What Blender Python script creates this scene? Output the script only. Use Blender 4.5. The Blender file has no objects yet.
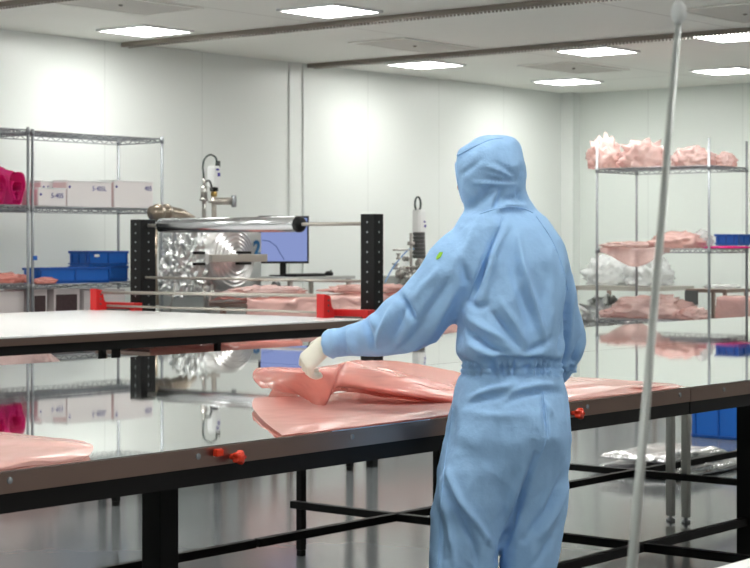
import bpy, bmesh, math, random
import numpy as np
from mathutils import Vector, Matrix, noise
random.seed(7)
C = bpy.context.scene.collection
# ------------------------------------------------------------------ camera model
F = 1824.0; HZ = 243.0; CAMZ = 1.60; YAW = math.radians(39.3)
cy, sy = math.cos(YAW), math.sin(YAW)
FW = Vector((cy, sy, 0)); RT = Vector((sy, -cy, 0)); CAM = Vector((0, 0, CAMZ))
def at(x, y, D): return CAM + FW*D + RT*((x-375)/F*D) + Vector((0, 0, -(y-HZ)/F*D))
def ray(x, y): return FW + RT*((x-375)/F) + Vector((0, 0, -(y-HZ)/F))
def onz(x, y, z):
    r = ray(x, y); return CAM + r*((z-CAMZ)/r.z)
def ony(x, y, Y):
    r = ray(x, y); return CAM + r*(Y/r.y)
def onx(x, y, X):
    r = ray(x, y); return CAM + r*(X/r.x)
def proj(p):
    d = Vector(p)-CAM; D = d.dot(FW)
    return 375+F*d.dot(RT)/D, HZ-F*d.z/D, D
cam = bpy.data.cameras.new('camera'); co = bpy.data.objects.new('camera', cam); C.objects.link(co)
co.location = CAM; co.rotation_euler = (math.pi/2, 0, YAW-math.pi/2)
cam.sensor_width = 36; cam.lens = F/750*36; cam.shift_y = -41/750
cam.clip_start = 0.05; cam.clip_end = 100
cam.dof.use_dof = True; cam.dof.focus_distance = 5.6; cam.dof.aperture_fstop = 14
sc = bpy.context.scene; sc.camera = co
sc.view_settings.view_transform = 'Standard'; sc.view_settings.look = 'None'
sc.view_settings.gamma = 1; sc.view_settings.use_curve_mapping = False
sc.view_settings.exposure = 0.4
w = bpy.data.worlds.new('world'); sc.world = w; w.use_nodes = True
w.node_tree.nodes['Background'].inputs[0].default_value = (.8, .85, .9, 1)
w.node_tree.nodes['Background'].inputs[1].default_value = 0.1

# ------------------------------------------------------------------ materials
def s2l(c): return tuple(((v/255)/12.92 if v/255 <= .04045 else ((v/255+.055)/1.055)**2.4) for v in c)+(1,)
def mat(name, col, rough=.5, metal=0, spec=.5, bump=None, var=0, coat=0, transp=0, trans_col=None, vscale=6, stretch=(1, 1, 1)):
    m = bpy.data.materials.new(name); m.use_nodes = True
    nt = m.node_tree; b = nt.nodes['Principled BSDF']
    c = s2l(col); b.inputs['Base Color'].default_value = c
    b.inputs['Roughness'].default_value = rough; b.inputs['Metallic'].default_value = metal
    b.inputs['Specular IOR Level'].default_value = spec
    b.inputs['Coat Weight'].default_value = coat; b.inputs['Coat Roughness'].default_value = .08
    tc = nt.nodes.new('ShaderNodeTexCoord'); mp = nt.nodes.new('ShaderNodeMapping')
    mp.inputs['Scale'].default_value = stretch
    nt.links.new(tc.outputs['Object'], mp.inputs['Vector'])
    if var:
        n = nt.nodes.new('ShaderNodeTexNoise'); n.inputs['Scale'].default_value = vscale; n.inputs['Detail'].default_value = 5
        r = nt.nodes.new('ShaderNodeMixRGB'); r.inputs[1].default_value = tuple(v*(1-var) for v in c[:3])+(1,)
        r.inputs[2].default_value = tuple(min(1, v*(1+var)) for v in c[:3])+(1,)
        nt.links.new(mp.outputs[0], n.inputs['Vector']); nt.links.new(n.outputs['Fac'], r.inputs[0]); nt.links.new(r.outputs[0], b.inputs['Base Color'])
    if bump:
        kind, scale, strength, dist = bump
        n = nt.nodes.new('ShaderNodeTexVoronoi' if kind == 'v' else 'ShaderNodeTexNoise'); n.inputs['Scale'].default_value = scale
        if kind == 'n': n.inputs['Detail'].default_value = 4
        bp = nt.nodes.new('ShaderNodeBump'); bp.inputs['Strength'].default_value = strength; bp.inputs['Distance'].default_value = dist
        nt.links.new(mp.outputs[0], n.inputs['Vector']); nt.links.new(n.outputs[0], bp.inputs['Height']); nt.links.new(bp.outputs[0], b.inputs['Normal'])
    if transp:
        t = nt.nodes.new('ShaderNodeBsdfTransparent'); t.inputs[0].default_value = s2l(trans_col or (255, 255, 255))
        mx = nt.nodes.new('ShaderNodeMixShader'); mx.inputs[0].default_value = transp
        o = nt.nodes['Material Output']
        nt.links.new(b.outputs[0], mx.inputs[1]); nt.links.new(t.outputs[0], mx.inputs[2]); nt.links.new(mx.outputs[0], o.inputs[0])
    return m
def emit(name, col, s):
    m = bpy.data.materials.new(name); m.use_nodes = True; nt = m.node_tree
    e = nt.nodes.new('ShaderNodeEmission'); e.inputs[0].default_value = s2l(col); e.inputs[1].default_value = s
    nt.links.new(e.outputs[0], nt.nodes['Material Output'].inputs[0]); return m
def panelled(name, col, seam, rough, px, py, width=.012, axes=('X', 'Y'), bump=0):
    """flat panels with thin seams every px / py metres (world position)"""
    m = mat(name, col, rough); nt = m.node_tree; b = nt.nodes['Principled BSDF']
    g = nt.nodes.new('ShaderNodeNewGeometry'); sp = nt.nodes.new('ShaderNodeSeparateXYZ'); nt.links.new(g.outputs['Position'], sp.inputs[0])
    masks = []
    for ax, per in zip(axes, (px, py)):
        if not per: continue
        d = nt.nodes.new('ShaderNodeMath'); d.operation = 'PINGPONG'; d.inputs[1].default_value = per/2
        nt.links.new(sp.outputs[ax], d.inputs[0])
        l = nt.nodes.new('ShaderNodeMath'); l.operation = 'LESS_THAN'; l.inputs[1].default_value = width/2
        nt.links.new(d.outputs[0], l.inputs[0]); masks.append(l)
    o = masks[0].outputs[0]
    if len(masks) > 1:
        mx = nt.nodes.new('ShaderNodeMath'); mx.operation = 'MAXIMUM'
        nt.links.new(masks[0].outputs[0], mx.inputs[0]); nt.links.new(masks[1].outputs[0], mx.inputs[1]); o = mx.outputs[0]
    r = nt.nodes.new('ShaderNodeMixRGB'); r.inputs[1].default_value = s2l(col); r.inputs[2].default_value = s2l(seam)
    nt.links.new(o, r.inputs[0]); nt.links.new(r.outputs[0], b.inputs['Base Color'])
    return m
M = dict(
    wall=panelled('wall_panel', (236, 240, 237), (222, 226, 223), .32, 1.2, 0, .010, ('X', 'Z')),
    wall_r=panelled('wall_panel_right', (232, 238, 233), (220, 225, 221), .32, 1.2, 0, .010, ('Y', 'Z')),
    wall_f=mat('wall_camera_side', (150, 130, 120), .6),
    ceil=panelled('ceiling_tile', (238, 238, 231), (206, 203, 196), .5, 2.8, 2.4, .018),
    floor=mat('vinyl_floor', (128, 133, 136), .13, spec=.6, var=.06, vscale=1.5, bump=('n', 1.2, .05, .02)),
    mirror=mat('mirror_steel', (226, 230, 228), .025, 1, bump=('n', 2.2, .035, .006)),
    steel=mat('brushed_steel', (160, 140, 132), .3, 1, bump=('n', 30, .1, .002), stretch=(1, 8, 8)),
    chrome=mat('chrome_wire', (158, 162, 166), .48, .75),
    bar=mat('grey_bar', (186, 180, 172), .35, .6),
    black=mat('black_powder_coat', (11, 9, 9), .5, spec=.25),
    blackal=mat('black_anodised', (12, 12, 14), .5, spec=.3),
    whitep=mat('white_laminate', (250, 250, 250), .25, spec=.4, bump=('n', 1.5, .05, .01)),
    whitebox=mat('white_board', (242, 237, 237), .6),
    boxside=mat('box_side_pinkish', (232, 208, 208), .7),
    white=mat('white_paint', (236, 238, 238), .35),
    ink=mat('blue_ink', (74, 66, 150), .6),
    picture=mat('printed_picture', (62, 44, 46), .5, var=.6, vscale=40),
    cartonw=mat('pale_carton', (206, 198, 198), .6),
    blue=mat('blue_plastic', (22, 100, 192), .4),
    blued=mat('dark_blue_plastic', (18, 82, 168), .4),
    pink=mat('pink_film', (252, 176, 164), .2, spec=.6, transp=.4, trans_col=(255, 208, 200), bump=('n', 5, .06, .01)),
    pinkpale=mat('pale_pink_film', (254, 214, 207), .2, spec=.6, transp=.4, trans_col=(255, 230, 225), bump=('n', 4, .05, .01)),
    pinkbag=mat('pink_bag_film', (255, 230, 226), .22, spec=.6, transp=.55, trans_col=(255, 234, 230), bump=('n', 16, .7, .03)),
    clear=mat('clear_film', (246, 248, 248), .12, spec=.9, transp=.5, bump=('n', 14, .6, .03)),
    magenta=mat('magenta_film', (244, 50, 150), .25, spec=.6, transp=.3, trans_col=(255, 130, 195), bump=('n', 10, .5, .02)),
    flange=mat('flange_foil', (222, 220, 220), .3, .9, bump=('n', 30, .3, .006)),
    foilwhite=mat('pale_foil', (222, 222, 224), .22, .85, bump=('n', 8, .4, .02)),
    foil=mat('crinkled_foil', (214, 216, 216), .28, 1, bump=('n', 22, .5, .02)),
    foilfilm=mat('silver_film', (206, 206, 210), .2, 1, bump=('n', 3, .1, .004)),
    inox=mat('stainless', (182, 180, 176), .28, 1),
    brown=mat('bronze_pipe', (158, 146, 132), .28, .9),
    grey=mat('grey_panel', (176, 180, 178), .45),
    greyd=mat('dark_grey', (84, 86, 86), .5),
    red=mat('red_enamel', (204, 34, 36), .35),
    redk=mat('red_plastic', (222, 58, 30), .25),
    screen=None,
    coverall=mat('blue_coverall', (160, 200, 243), .75, spec=.25, var=.05, vscale=9, bump=('n', 16, .5, .015)),
    glove=mat('latex_glove', (232, 227, 213), .55, bump=('n', 60, .2, .003)),
    skin=mat('skin', (216, 164, 142), .5, var=.05),
    eye=mat('eye_white', (240, 238, 234), .2), iris=mat('iris_dark', (50, 34, 26), .2), lip=mat('lips', (186, 104, 98), .5),
    boot=mat('white_boot', (228, 230, 230), .5),
    green=mat('green_patch', (150, 206, 50), .6),
    grille=mat('grille_grey', (196, 192, 184), .5, bump=('v', 90, .3, .004)),
    track=mat('track_grey', (138, 130, 122), .4, .5),
    amber=mat('brass', (190, 160, 96), .3, 1),
    tubeblue=mat('blue_tube', (120, 160, 206), .3), tubedark=mat('dark_hose', (56, 70, 66), .4), sign=mat('sign_blue', (20, 92, 140), .5),
    rod=mat('pale_rod', (186, 190, 188), .3, .3),
)
M['lamp'] = emit('lamp_diffuser', (255, 255, 250), 22)
M['screen'] = emit('screen_glow', (150, 166, 222), .62)
M['screenline'] = emit('screen_line', (60, 80, 130), .5)

# ------------------------------------------------------------------ mesh helpers
class MB:
    def __init__(s): s.bm = bmesh.new()
    def box(s, x0, x1, y0, y1, z0, z1, bev=0):
        r = bmesh.ops.create_cube(s.bm, size=1)
        bmesh.ops.scale(s.bm, vec=(x1-x0, y1-y0, z1-z0), verts=r['verts'])
        bmesh.ops.translate(s.bm, vec=((x0+x1)/2, (y0+y1)/2, (z0+z1)/2), verts=r['verts'])
        if bev:
            es = list({e for v in r['verts'] for e in v.link_edges})
            bmesh.ops.bevel(s.bm, geom=es, offset=bev, segments=2, affect='EDGES', profile=.6)
        return s
    def tube(s, pts, rad, n=10, cap=True, closed=False):
        pts = [Vector(p) for p in pts]; N = len(pts)
        if not hasattr(rad, '__len__'): rad = [rad]*N
        t0 = (pts[1]-pts[0]).normalized(); up = Vector((0, 0, 1)) if abs(t0.z) < .9 else Vector((1, 0, 0))
        a = t0.cross(up).normalized(); rings = []
        for i in range(N):
            t = (pts[min(i+1, N-1)]-pts[max(i-1, 0)]).normalized()
            a = (a-t*a.dot(t)).normalized(); b = t.cross(a)
            rings.append([s.bm.verts.new(pts[i]+(a*math.cos(2*math.pi*k/n)+b*math.sin(2*math.pi*k/n))*rad[i]) for k in range(n)])
        for i in range(N-1):
            for k in range(n): s.bm.faces.new((rings[i][k], rings[i][(k+1) % n], rings[i+1][(k+1) % n], rings[i+1][k]))
        if cap:
            s.bm.faces.new(rings[0][::-1]); s.bm.faces.new(rings[-1])
        return s
    def rings(s, rings, cap=True):
        R = [[s.bm.verts.new(p) for p in r] for r in rings]; n = len(R[0])
        for i in range(len(R)-1):
            for k in range(n): s.bm.faces.new((R[i][k], R[i][(k+1) % n], R[i+1][(k+1) % n], R[i+1][k]))
        if cap: s.bm.faces.new(R[0][::-1]); s.bm.faces.new(R[-1])
        return s
    def lathe(s, prof, c, axis='z', n=28):
        c = Vector(c); rs = []
        for r, h in prof:
            ring = []
            for k in range(n):
                a = 2*math.pi*k/n; u, v = max(r, 1e-4)*math.cos(a), max(r, 1e-4)*math.sin(a)
                ring.append(c+Vector({'z': (u, v, h), 'x': (h, u, v), 'y': (v, h, u)}[axis]))
            rs.append(ring)
        return s.rings(rs)
    def ball(s, c, r, sc=(1, 1, 1), u=16, v=10):
        q = bmesh.ops.create_uvsphere(s.bm, u_segments=u, v_segments=v, radius=r)
        bmesh.ops.scale(s.bm, vec=sc, verts=q['verts']); bmesh.ops.translate(s.bm, vec=c, verts=q['verts']); return s
    def grid(s, P):
        n, m = len(P), len(P[0]); V = [[s.bm.verts.new(p) for p in r] for r in P]
        for i in range(n-1):
            for j in range(m-1): s.bm.faces.new((V[i][j], V[i][j+1], V[i+1][j+1], V[i+1][j]))
        return s
    def build(s, name, m, parent=None, smooth=False, loc=None, solid=0, sub=0):
        bmesh.ops.recalc_face_normals(s.bm, faces=s.bm.faces)
        me = bpy.data.meshes.new(name)
        o = bpy.data.objects.new(name, me)
        pl = wloc(parent) if parent else Vector((0, 0, 0))
        base = Vector(loc) if loc is not None else (pl if parent else None)
        if base is None:
            vs = [v.co for v in s.bm.verts]
            base = Vector((sum(v.x for v in vs)/len(vs), sum(v.y for v in vs)/len(vs), min(v.z for v in vs)))
        bmesh.ops.translate(s.bm, vec=-base, verts=s.bm.verts)
        s.bm.to_mesh(me); s.bm.free()
        if smooth: me.polygons.foreach_set('use_smooth', [True]*len(me.polygons))
        if m: me.materials.append(m)
        C.objects.link(o)
        if parent: o.parent = parent
        o.location = base-pl
        if solid:
            k = o.modifiers.new('thickness', 'SOLIDIFY'); k.thickness = solid; k.offset = 0
        if sub:
            k = o.modifiers.new('subdivision', 'SUBSURF'); k.levels = sub; k.render_levels = sub
        return o
def wloc(o):
    v = Vector(o.location)
    while o.parent: o = o.parent; v += Vector(o.location)
    return v
def tag(o, label=None, cat=None, group=None, kind=None):
    if label: o['label'] = label
    if cat: o['category'] = cat
    if group: o['group'] = group
    if kind: o['kind'] = kind
    return o
def empty(name, loc, label, cat, group=None):
    o = bpy.data.objects.new(name, None); o.location = loc; o.empty_display_size = .1; C.objects.link(o)
    return tag(o, label, cat, group)
def copy_tree(o, parent=None):
    c = o.copy(); C.objects.link(c)
    if parent: c.parent = parent
    for ch in list(o.children): copy_tree(ch, c)
    return c
def struct(name, mb, m): return tag(mb.build(name, m), kind='structure')
def fbm(p, s=1.0, o=4): return noise.fractal(Vector(p)*s, 1.0, 2.0, o)
def cr(P, n):
    """Catmull-Rom resampling along axis 0"""
    P = np.asarray(P, float); N = len(P); out = []
    for t in np.linspace(0, N-1, n):
        i = min(int(t), N-2); f = t-i
        p0, p1, p2, p3 = P[max(i-1, 0)], P[i], P[i+1], P[min(i+2, N-1)]
        out.append(.5*((2*p1)+(-p0+p2)*f+(2*p0-5*p1+4*p2-p3)*f*f+(-p0+3*p1-3*p2+p3)*f**3))
    return np.array(out)
def net(P, n, m):
    a = cr(P, n); return cr(a.transpose(1, 0, 2), m).transpose(1, 0, 2)
def remesh(mb, voxel, smooth=6):
    me = bpy.data.meshes.new('tmp'); bmesh.ops.recalc_face_normals(mb.bm, faces=mb.bm.faces); mb.bm.to_mesh(me); mb.bm.free()
    o = bpy.data.objects.new('tmp', me); C.objects.link(o)
    k = o.modifiers.new('r', 'REMESH'); k.mode = 'VOXEL'; k.voxel_size = voxel
    k = o.modifiers.new('s', 'SMOOTH'); k.iterations = smooth; k.factor = .5
    dg = bpy.context.evaluated_depsgraph_get(); dg.update()
    out = bpy.data.meshes.new_from_object(o.evaluated_get(dg))
    bpy.data.objects.remove(o); return out
def text_mesh(s, size):
    cu = bpy.data.curves.new('t', 'FONT'); cu.body = s; cu.size = size; cu.align_x = 'CENTER'; cu.align_y = 'CENTER'; cu.extrude = .0006; cu.offset = .008 if s == '2' else 0
    o = bpy.data.objects.new('t', cu); C.objects.link(o)
    dg = bpy.context.evaluated_depsgraph_get(); dg.update()
    me = bpy.data.meshes.new_from_object(o.evaluated_get(dg)); bpy.data.objects.remove(o); return me
def put_text(name, s, size, m, parent, pos, right, up):
    me = text_mesh(s, size); me.materials.clear(); me.materials.append(m)
    r, u = Vector(right).normalized(), Vector(up).normalized(); n = r.cross(u)
    R = Matrix((r, u, n)).transposed().to_4x4(); me.transform(R)
    o = bpy.data.objects.new(name, me); C.objects.link(o); o.parent = parent; o.location = Vector(pos)-wloc(parent); return o
def crumple(mb, c, size, seed, levels=4, amp=.28, freq=3.5, spiky=0.0):
    """a crumpled bag: flattened ball with ridged creases, flat underneath; c is the centre of its base"""
    bm = bmesh.new(); bmesh.ops.create_icosphere(bm, subdivisions=levels, radius=1)
    c = Vector(c)
    for v in bm.verts:
        d = v.co.normalized(); n = noise.fractal(d*freq+Vector((seed*7.1, seed*3.3, 0)), 1, 2, 3)
        rg = 1-abs(noise.noise(d*freq*1.7+Vector((seed, 9, seed*2))))*2
        r = 1+amp*n+amp*.6*rg+spiky*max(0, rg-.6)*2
        p = d*r; p.z = max(p.z, -.55+.05*n)
        v.co = Vector((p.x*size[0]/2, p.y*size[1]/2, (p.z+.55)/1.6*size[2]))
    zmin = min(v.co.z for v in bm.verts); me = bpy.data.meshes.new('t')
    bmesh.ops.translate(bm, vec=c-Vector((0, 0, zmin)), verts=bm.verts)
    bm.to_mesh(me); bm.free(); mb.bm.from_mesh(me); bpy.data.meshes.remove(me); return mb

# ------------------------------------------------------------------ the room
WX0, WX1, WY0, WY1, CEIL = -4.0, 20.6, -4.5, 13.5, 3.60
struct('floor', MB().box(WX0, WX1, WY0, WY1, -.1, 0), M['floor'])
struct('ceiling', MB().box(WX0, WX1, WY0, WY1, CEIL, CEIL+.1), M['ceil'])
struct('wall_back', MB().box(WX0, WX1, WY1, WY1+.1, 0, CEIL), M['wall'])
struct('wall_right', MB().box(WX1, WX1+.1, WY0, WY1, 0, CEIL), M['wall_r'])
struct('wall_left', MB().box(WX0-.1, WX0, WY0, WY1, 0, CEIL), M['wall_r'])
struct('wall_front', MB().box(WX0, WX1, WY0-.1, WY0, 0, CEIL), M['wall_f'])
for k, px in enumerate((289, 303)):
    x = ony(px, 100, WY1).x
    struct('trim_%d' % (k+1), MB().box(x-.012, x+.012, WY1-.02, WY1, 0, CEIL), M['wall'])
x = WX1
struct('trim_3', MB().box(x-.18, x, WY1-.18, WY1, 0, CEIL), M['wall'])
struct('baseboard_back', MB().box(WX0, WX1-.18, WY1-.015, WY1, 0, .1), M['grey'])
struct('baseboard_right', MB().box(WX1-.015, WX1, WY0, WY1-.18, 0, .1), M['grey'])

# ceiling lights
def light(x, y, label, group=None):
    t = empty('ceiling_light', (x, y, CEIL-.03), label, 'ceiling light', group)
    mb = MB(); s = .325
    mb.box(x-s, x+s, y-s, y-s+.025, CEIL-.022, CEIL-.001).box(x-s, x+s, y+s-.025, y+s, CEIL-.022, CEIL-.001)
    mb.box(x-s, x-s+.025, y-s+.025, y+s-.025, CEIL-.022, CEIL-.001).box(x+s-.025, x+s, y-s+.025, y+s-.025, CEIL-.022, CEIL-.001)
    mb.build('frame', M['white'], t)
    MB().box(x-.3, x+.3, y-.3, y+.3, CEIL-.018, CEIL-.006).build('diffuser', M['lamp'], t)
for x, y, l in ((11.87, 12.5, 'square white ceiling light above the wire rack of white boxes'),
                (11.85, 10.2, 'bright square ceiling light cut by the top of the picture'),
                (16.1, 12.45, 'square ceiling light between the two curtain tracks, by the wall of seams'),
                (16.1, 10.2, 'square ceiling light just beyond the longer track, left of the pale rod'),
                (18.9, 12.4, 'farthest square ceiling light, close to the corner of the walls'),
                (18.9, 10.2, 'square ceiling light above the right wire rack, cut by the picture edge'),
                (15.8, 8.45, 'thin sliver of square ceiling light at the top right edge of the picture')):
    light(x, y, l)
for x in (-1.5, 3.5, 7.7, 11.85, 16.1):
    for y in (8.0, 5.4, 2.8, 0.2, -2.2):
        if x == 16.1 and y == 8.0: continue
        light(x, y, 'square ceiling light out of the picture, nearer the camera', 'ceiling lights overhead')
for y in (12.5, 10.2):
    for x in (7.7, 3.5): light(x, y, 'square ceiling light out of the picture, left of the racks', 'ceiling lights over the left of the room')
# filter grilles
for x, y, l in ((10.45, 11.3, 'grey filter grille in the ceiling, leftmost'), (14.5, 11.35, 'grey filter grille in the ceiling between the two curtain tracks'),
                (17.5, 11.4, 'grey filter grille in the ceiling between the two farthest lights'), (14.3, 7.55, 'grey filter grille in the ceiling at the top right, beyond the pale rod')):
    t = empty('ceiling_grille', (x, y, CEIL-.02), l, 'air grille')
    mb = MB(); a, b = .62, .36
    mb.box(x-a, x+a, y-b, y-b+.03, CEIL-.014, CEIL-.001).box(x-a, x+a, y+b-.03, y+b, CEIL-.014, CEIL-.001)
    mb.box(x-a, x-a+.03, y-b+.03, y+b-.03, CEIL-.014, CEIL-.001).box(x+a-.03, x+a, y-b+.03, y+b-.03, CEIL-.014, CEIL-.001)
    mb.build('frame', M['ceil'], t)
    MB().box(x-a+.03, x+a-.03, y-b+.03, y+b-.03, CEIL-.010, CEIL-.002).build('perforated_panel', M['grille'], t)
    MB().ball((x, y, CEIL-.012), .02, (1, 1, .6)).build('screw', M['track'], t)
# curtain tracks
for x, y0, l in ((9.75, 2.0, 'short visible end of grey curtain track at the top left corner'), (12.5, 2.0, 'long grey curtain track starting above the rack of white boxes'),
                 (15.3, 2.0, 'long grey curtain track running past the pale rod to the right')):
    t = empty('curtain_track', (x, 8, CEIL-.06), l, 'curtain track')
    MB().box(x-.03, x+.03, y0, WY1-.02, CEIL-.045, CEIL-.001, .004).build('rail', M['track'], t)
    mb = MB(); y = y0+.1
    while y < WY1-.1: mb.box(x-.008, x+.008, y, y+.016, CEIL-.062, CEIL-.046); y += .04
    tag(mb.build('runner', M['track'], t), kind='stuff')

# ------------------------------------------------------------------ mirror topped assembly tables
TZ = 1.07; FY = 3.35; SY = 4.85; RY = 6.25; JX = 5.93; EX = 12.6; X0 = -.6
def mtable(x0, x1, y0, y1, label, legs, bars, rim_front, tilt=0):
    t = empty('assembly_table', ((x0+x1)/2, (y0+y1)/2, 0), label, 'table')
    mb = MB(); g = .003; top = MB()
    ym = (y0+y1)/2
    z0 = TZ-tilt*(ym-y0); z1 = TZ+tilt*(y1-ym)
    xs_ = np.linspace(x0+g, x1-g, 12); ys_ = np.linspace(y0+g, y1-g, 6)
    def zz(x, y): return TZ+tilt*(y-ym)
    top.grid([[(x, y, zz(x, y)) for x in xs_] for y in ys_])
    top.grid([[(x, y, zz(x, y)-.003) for x in xs_] for y in ys_])
    for ya_ in (ys_[0], ys_[-1]): top.grid([[(x, ya_, zz(x, ya_)-q) for x in xs_] for q in (0, .003)])
    for xa_ in (xs_[0], xs_[-1]): top.grid([[(xa_, y, zz(xa_, y)-q) for y in ys_] for q in (0, .003)])
    bmesh.ops.remove_doubles(top.bm, verts=top.bm.verts, dist=.0005)
    top.build('tabletop', M['mirror'], t)
    zt = min(z0, z1)-.0035
    mb.box(x0+.002, x1-.002, y0+.002, y0+.025, zt-.050, zt).box(x0+.002, x1-.002, y1-.025, y1-.002, zt-.050, zt)
    mb.box(x0+.002, x0+.02, y0+.025, y1-.025, zt-.050, zt).box(x1-.02, x1-.002, y0+.025, y1-.025, zt-.050, zt)
    mb.build('rim', M['steel'], t)
    zb = zt-.0505; ap = MB()
    ap.box(x0+.004, x1-.004, y0+.006, y0+.066, zb-.046, zb).box(x0+.004, x1-.004, y1-.066, y1-.006, zb-.046, zb)
    for x in np.arange(x0+.1, x1, 1.2): ap.box(x, x+.05, y0+.066, y1-.066, zb-.046, zb)
    ap.build('apron_beam', M['black'], t)
    for (lx, ly, w, m) in legs:
        l = MB().box(lx-w/2, lx+w/2, ly-w/2, ly+w/2, .03, zb-.0465, .004)
        if 0: l.box(lx-w*.62, lx-w*.5, ly-w*.42, ly+w*.42, .03, zb-.0465).box(lx+w*.5, lx+w*.62, ly-w*.42, ly+w*.42, .03, zb-.0465)
        lo = l.build('leg', m, t)
        if m is M['black']: MB().box(lx-w*.45, lx+w*.45, ly-w*.45, ly+w*.45, 0, .0295, .003).build('foot_pad', m, lo)
        else: MB().lathe(((.014, .0), (.026, .0), (.026, .012), (.01, .016), (.01, .029)), (lx, ly, 0)).build('levelling_foot', M['chrome'], lo, True)
    for b in bars: MB().box(*b, .004).build('cross_bar', M['black'], t)
    # rim screws
    for k, x in enumerate(np.arange(x0+.25, x1, .62)):
        if 2.5 < x < 7 and rim_front:
            MB().lathe(((.008, 0), (.008, -.003), (.003, -.004)), (x, y0+.0015, zt-.02), 'y', 12).build('rim_screw', M['chrome'], t)
    return t, zt
B = M['black']; zl, zh = .246, .284
t1, zt = mtable(X0, JX, FY, SY, 'mirror topped steel table in the foreground, pink film along its edge', [(4.02, 4.165, .082, B), (.5, 4.165, .082, B), (.5, 4.7, .036, B), (2.6, 4.7, .036, B)],
       [(X0+.5, JX-.1, 4.145, 4.185, zl, zh)], True, 0)
t2, _ = mtable(JX, EX, FY, SY, 'mirror topped steel table at right, with bare edge beyond the person', [(7.92, 4.165, .082, B), (12.3, 4.7, .036, B), (12.3, 4.165, .082, B)],
       [(6.2, 12, 4.145, 4.185, zl, zh), (6.925, 6.965, 3.5, 4.848, zl, zh), (9.14, 9.18, 3.5, 4.848, zl, zh)], True, -.0006)
t3, _ = mtable(X0, JX, SY, RY, 'mirror topped steel table at left reflecting the boxes, behind the foreground one', [(.5, 6.205, .036, B), (2.0, 6.205, .036, B)], [(X0+.5, JX-.0, 5.53, 5.57, zl, zh)], False, .0012)
t4, _ = mtable(JX, EX, SY, RY, 'mirror topped steel table at right reflecting the wire rack posts', [(6.985, 6.205, .038, B), (6.99, 5.33, .036, B), (9.205, 5.335, .042, M['inox']), (9.205, 5.235, .042, M['inox']), (9.21, 6.205, .036, B), (12.3, 6.205, .036, B)],
       [(6.925, 6.965, 4.852, 6.23, zl, zh), (9.14, 9.18, 4.852, 6.23, zl, zh), (JX+.02, 12, 5.53, 5.57, zl, zh)], False, .0006)
def knob(px, py, dx, parent):
    p = ony(px, py, FY); x, z = p.x, p.z
    mb = MB(); mb.lathe(((.008, 0), (.008, -.016), (.006, -.018)), (x, FY-.001, z), 'y', 14)
    prof = []
    for k in range(40):
        a = 2*math.pi*k/40; r = .0165+.0035*math.cos(5*a); prof.append((r*math.cos(a), r*math.sin(a)))
    mb.rings([[Vector((x+u*q, FY-.0185-h, z+v*q)) for u, v in prof] for q, h in ((.8, 0), (1, .005), (1, .018), (.75, .024))])
    o = mb.build('clamp_knob', M['redk'], parent, True); o['label'] = 'red lobed knob'
knob(231, 456.5, 0, t1); knob(572, 413, 0, t1)
p = ony(216, 453, FY); MB().box(p.x-.014, p.x+.012, FY-.018, FY-.001, p.z-.008, p.z+.012, .004).build('clamp_tab', M['redk'], t1)['label'] = 'small red clamp tab'

# ------------------------------------------------------------------ raised white table with the film roll stand
WZ = 1.07; wx1 = 9.85
wy0, wy1 = 8.15, 10.92
t = empty('lay_up_table', (7, 9.5, 0), 'long white topped table with black beam, behind the mirror tables', 'table')
MB().box(3.8, wx1, wy0, wy1, WZ-.012, WZ, .003).build('tabletop', M['whitep'], t)
mb = MB(); mb.box(3.8, wx1, wy0, wy0+.02, WZ-.055, WZ-.0125).box(3.8, wx1, wy1-.02, wy1, WZ-.055, WZ-.0125).box(wx1-.02, wx1, wy0+.02, wy1-.02, WZ-.055, WZ-.0125)
mb.build('rim', M['steel'], t)
mb = MB().box(3.82, wx1-.02, wy0+.03, wy0+.09, WZ-.112, WZ-.0555).box(3.82, wx1-.02, wy1-.1, wy1-.04, WZ-.112, WZ-.0555).box(wx1-.08, wx1-.02, wy0+.09, wy1-.1, WZ-.112, WZ-.0555).box(7.56, 7.62, wy0+.09, wy1-.1, WZ-.112, WZ-.0555)
mb.build('apron_beam', B, t)
for lx, ly in ((7.59, 8.25), (9.8, 8.25), (9.8, 10.8), (9.55, 9.3), (8.34, 9.2), (4.6, 8.25), (4.6, 10.8), (7.59, 10.8)):
    lo = MB().box(lx-.02, lx+.02, ly-.02, ly+.02, .03, WZ-.1125, .003).build('leg', B, t)
    MB().box(lx-.018, lx+.018, ly-.018, ly+.018, 0, .0295, .003).build('foot_pad', B, lo)
# reflections' source: brackets and columns
gx = 10.07
st = empty('roll_stand', (gx, 9.4, 1.0), 'black roll stand of two posts with red brackets at the white table end', 'roll stand')
def column(px, ptop, pbot, zb, w=.106):
    q = onx(px, 250, gx); y = q.y; zt_ = onx(px, ptop, gx).z
    d = .063
    mb = MB(); mb.box(gx-w/2, gx+w/2, y-d, y+d, zb, zt_, .006)
    c = mb.build('post', M['blackal'], st)
    z = zb+.08
    while z < zt_-.03:
        MB().lathe(((.007, 0), (.007, -.0025), (.002, -.003)), (gx, y-d-.0005, z), 'y', 10).build('bolt', M['chrome'], c)
        MB().lathe(((.007, 0), (.007, -.0025), (.002, -.003)), (gx-w/2-.0005, y, z), 'x', 10).build('bolt', M['chrome'], c)
        z += .071
    return y, zt_
yn, zn = column(372, 214, 312, 1.03); yf, zf = column(143, 219.5, 306, 1.03, .16)
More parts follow.
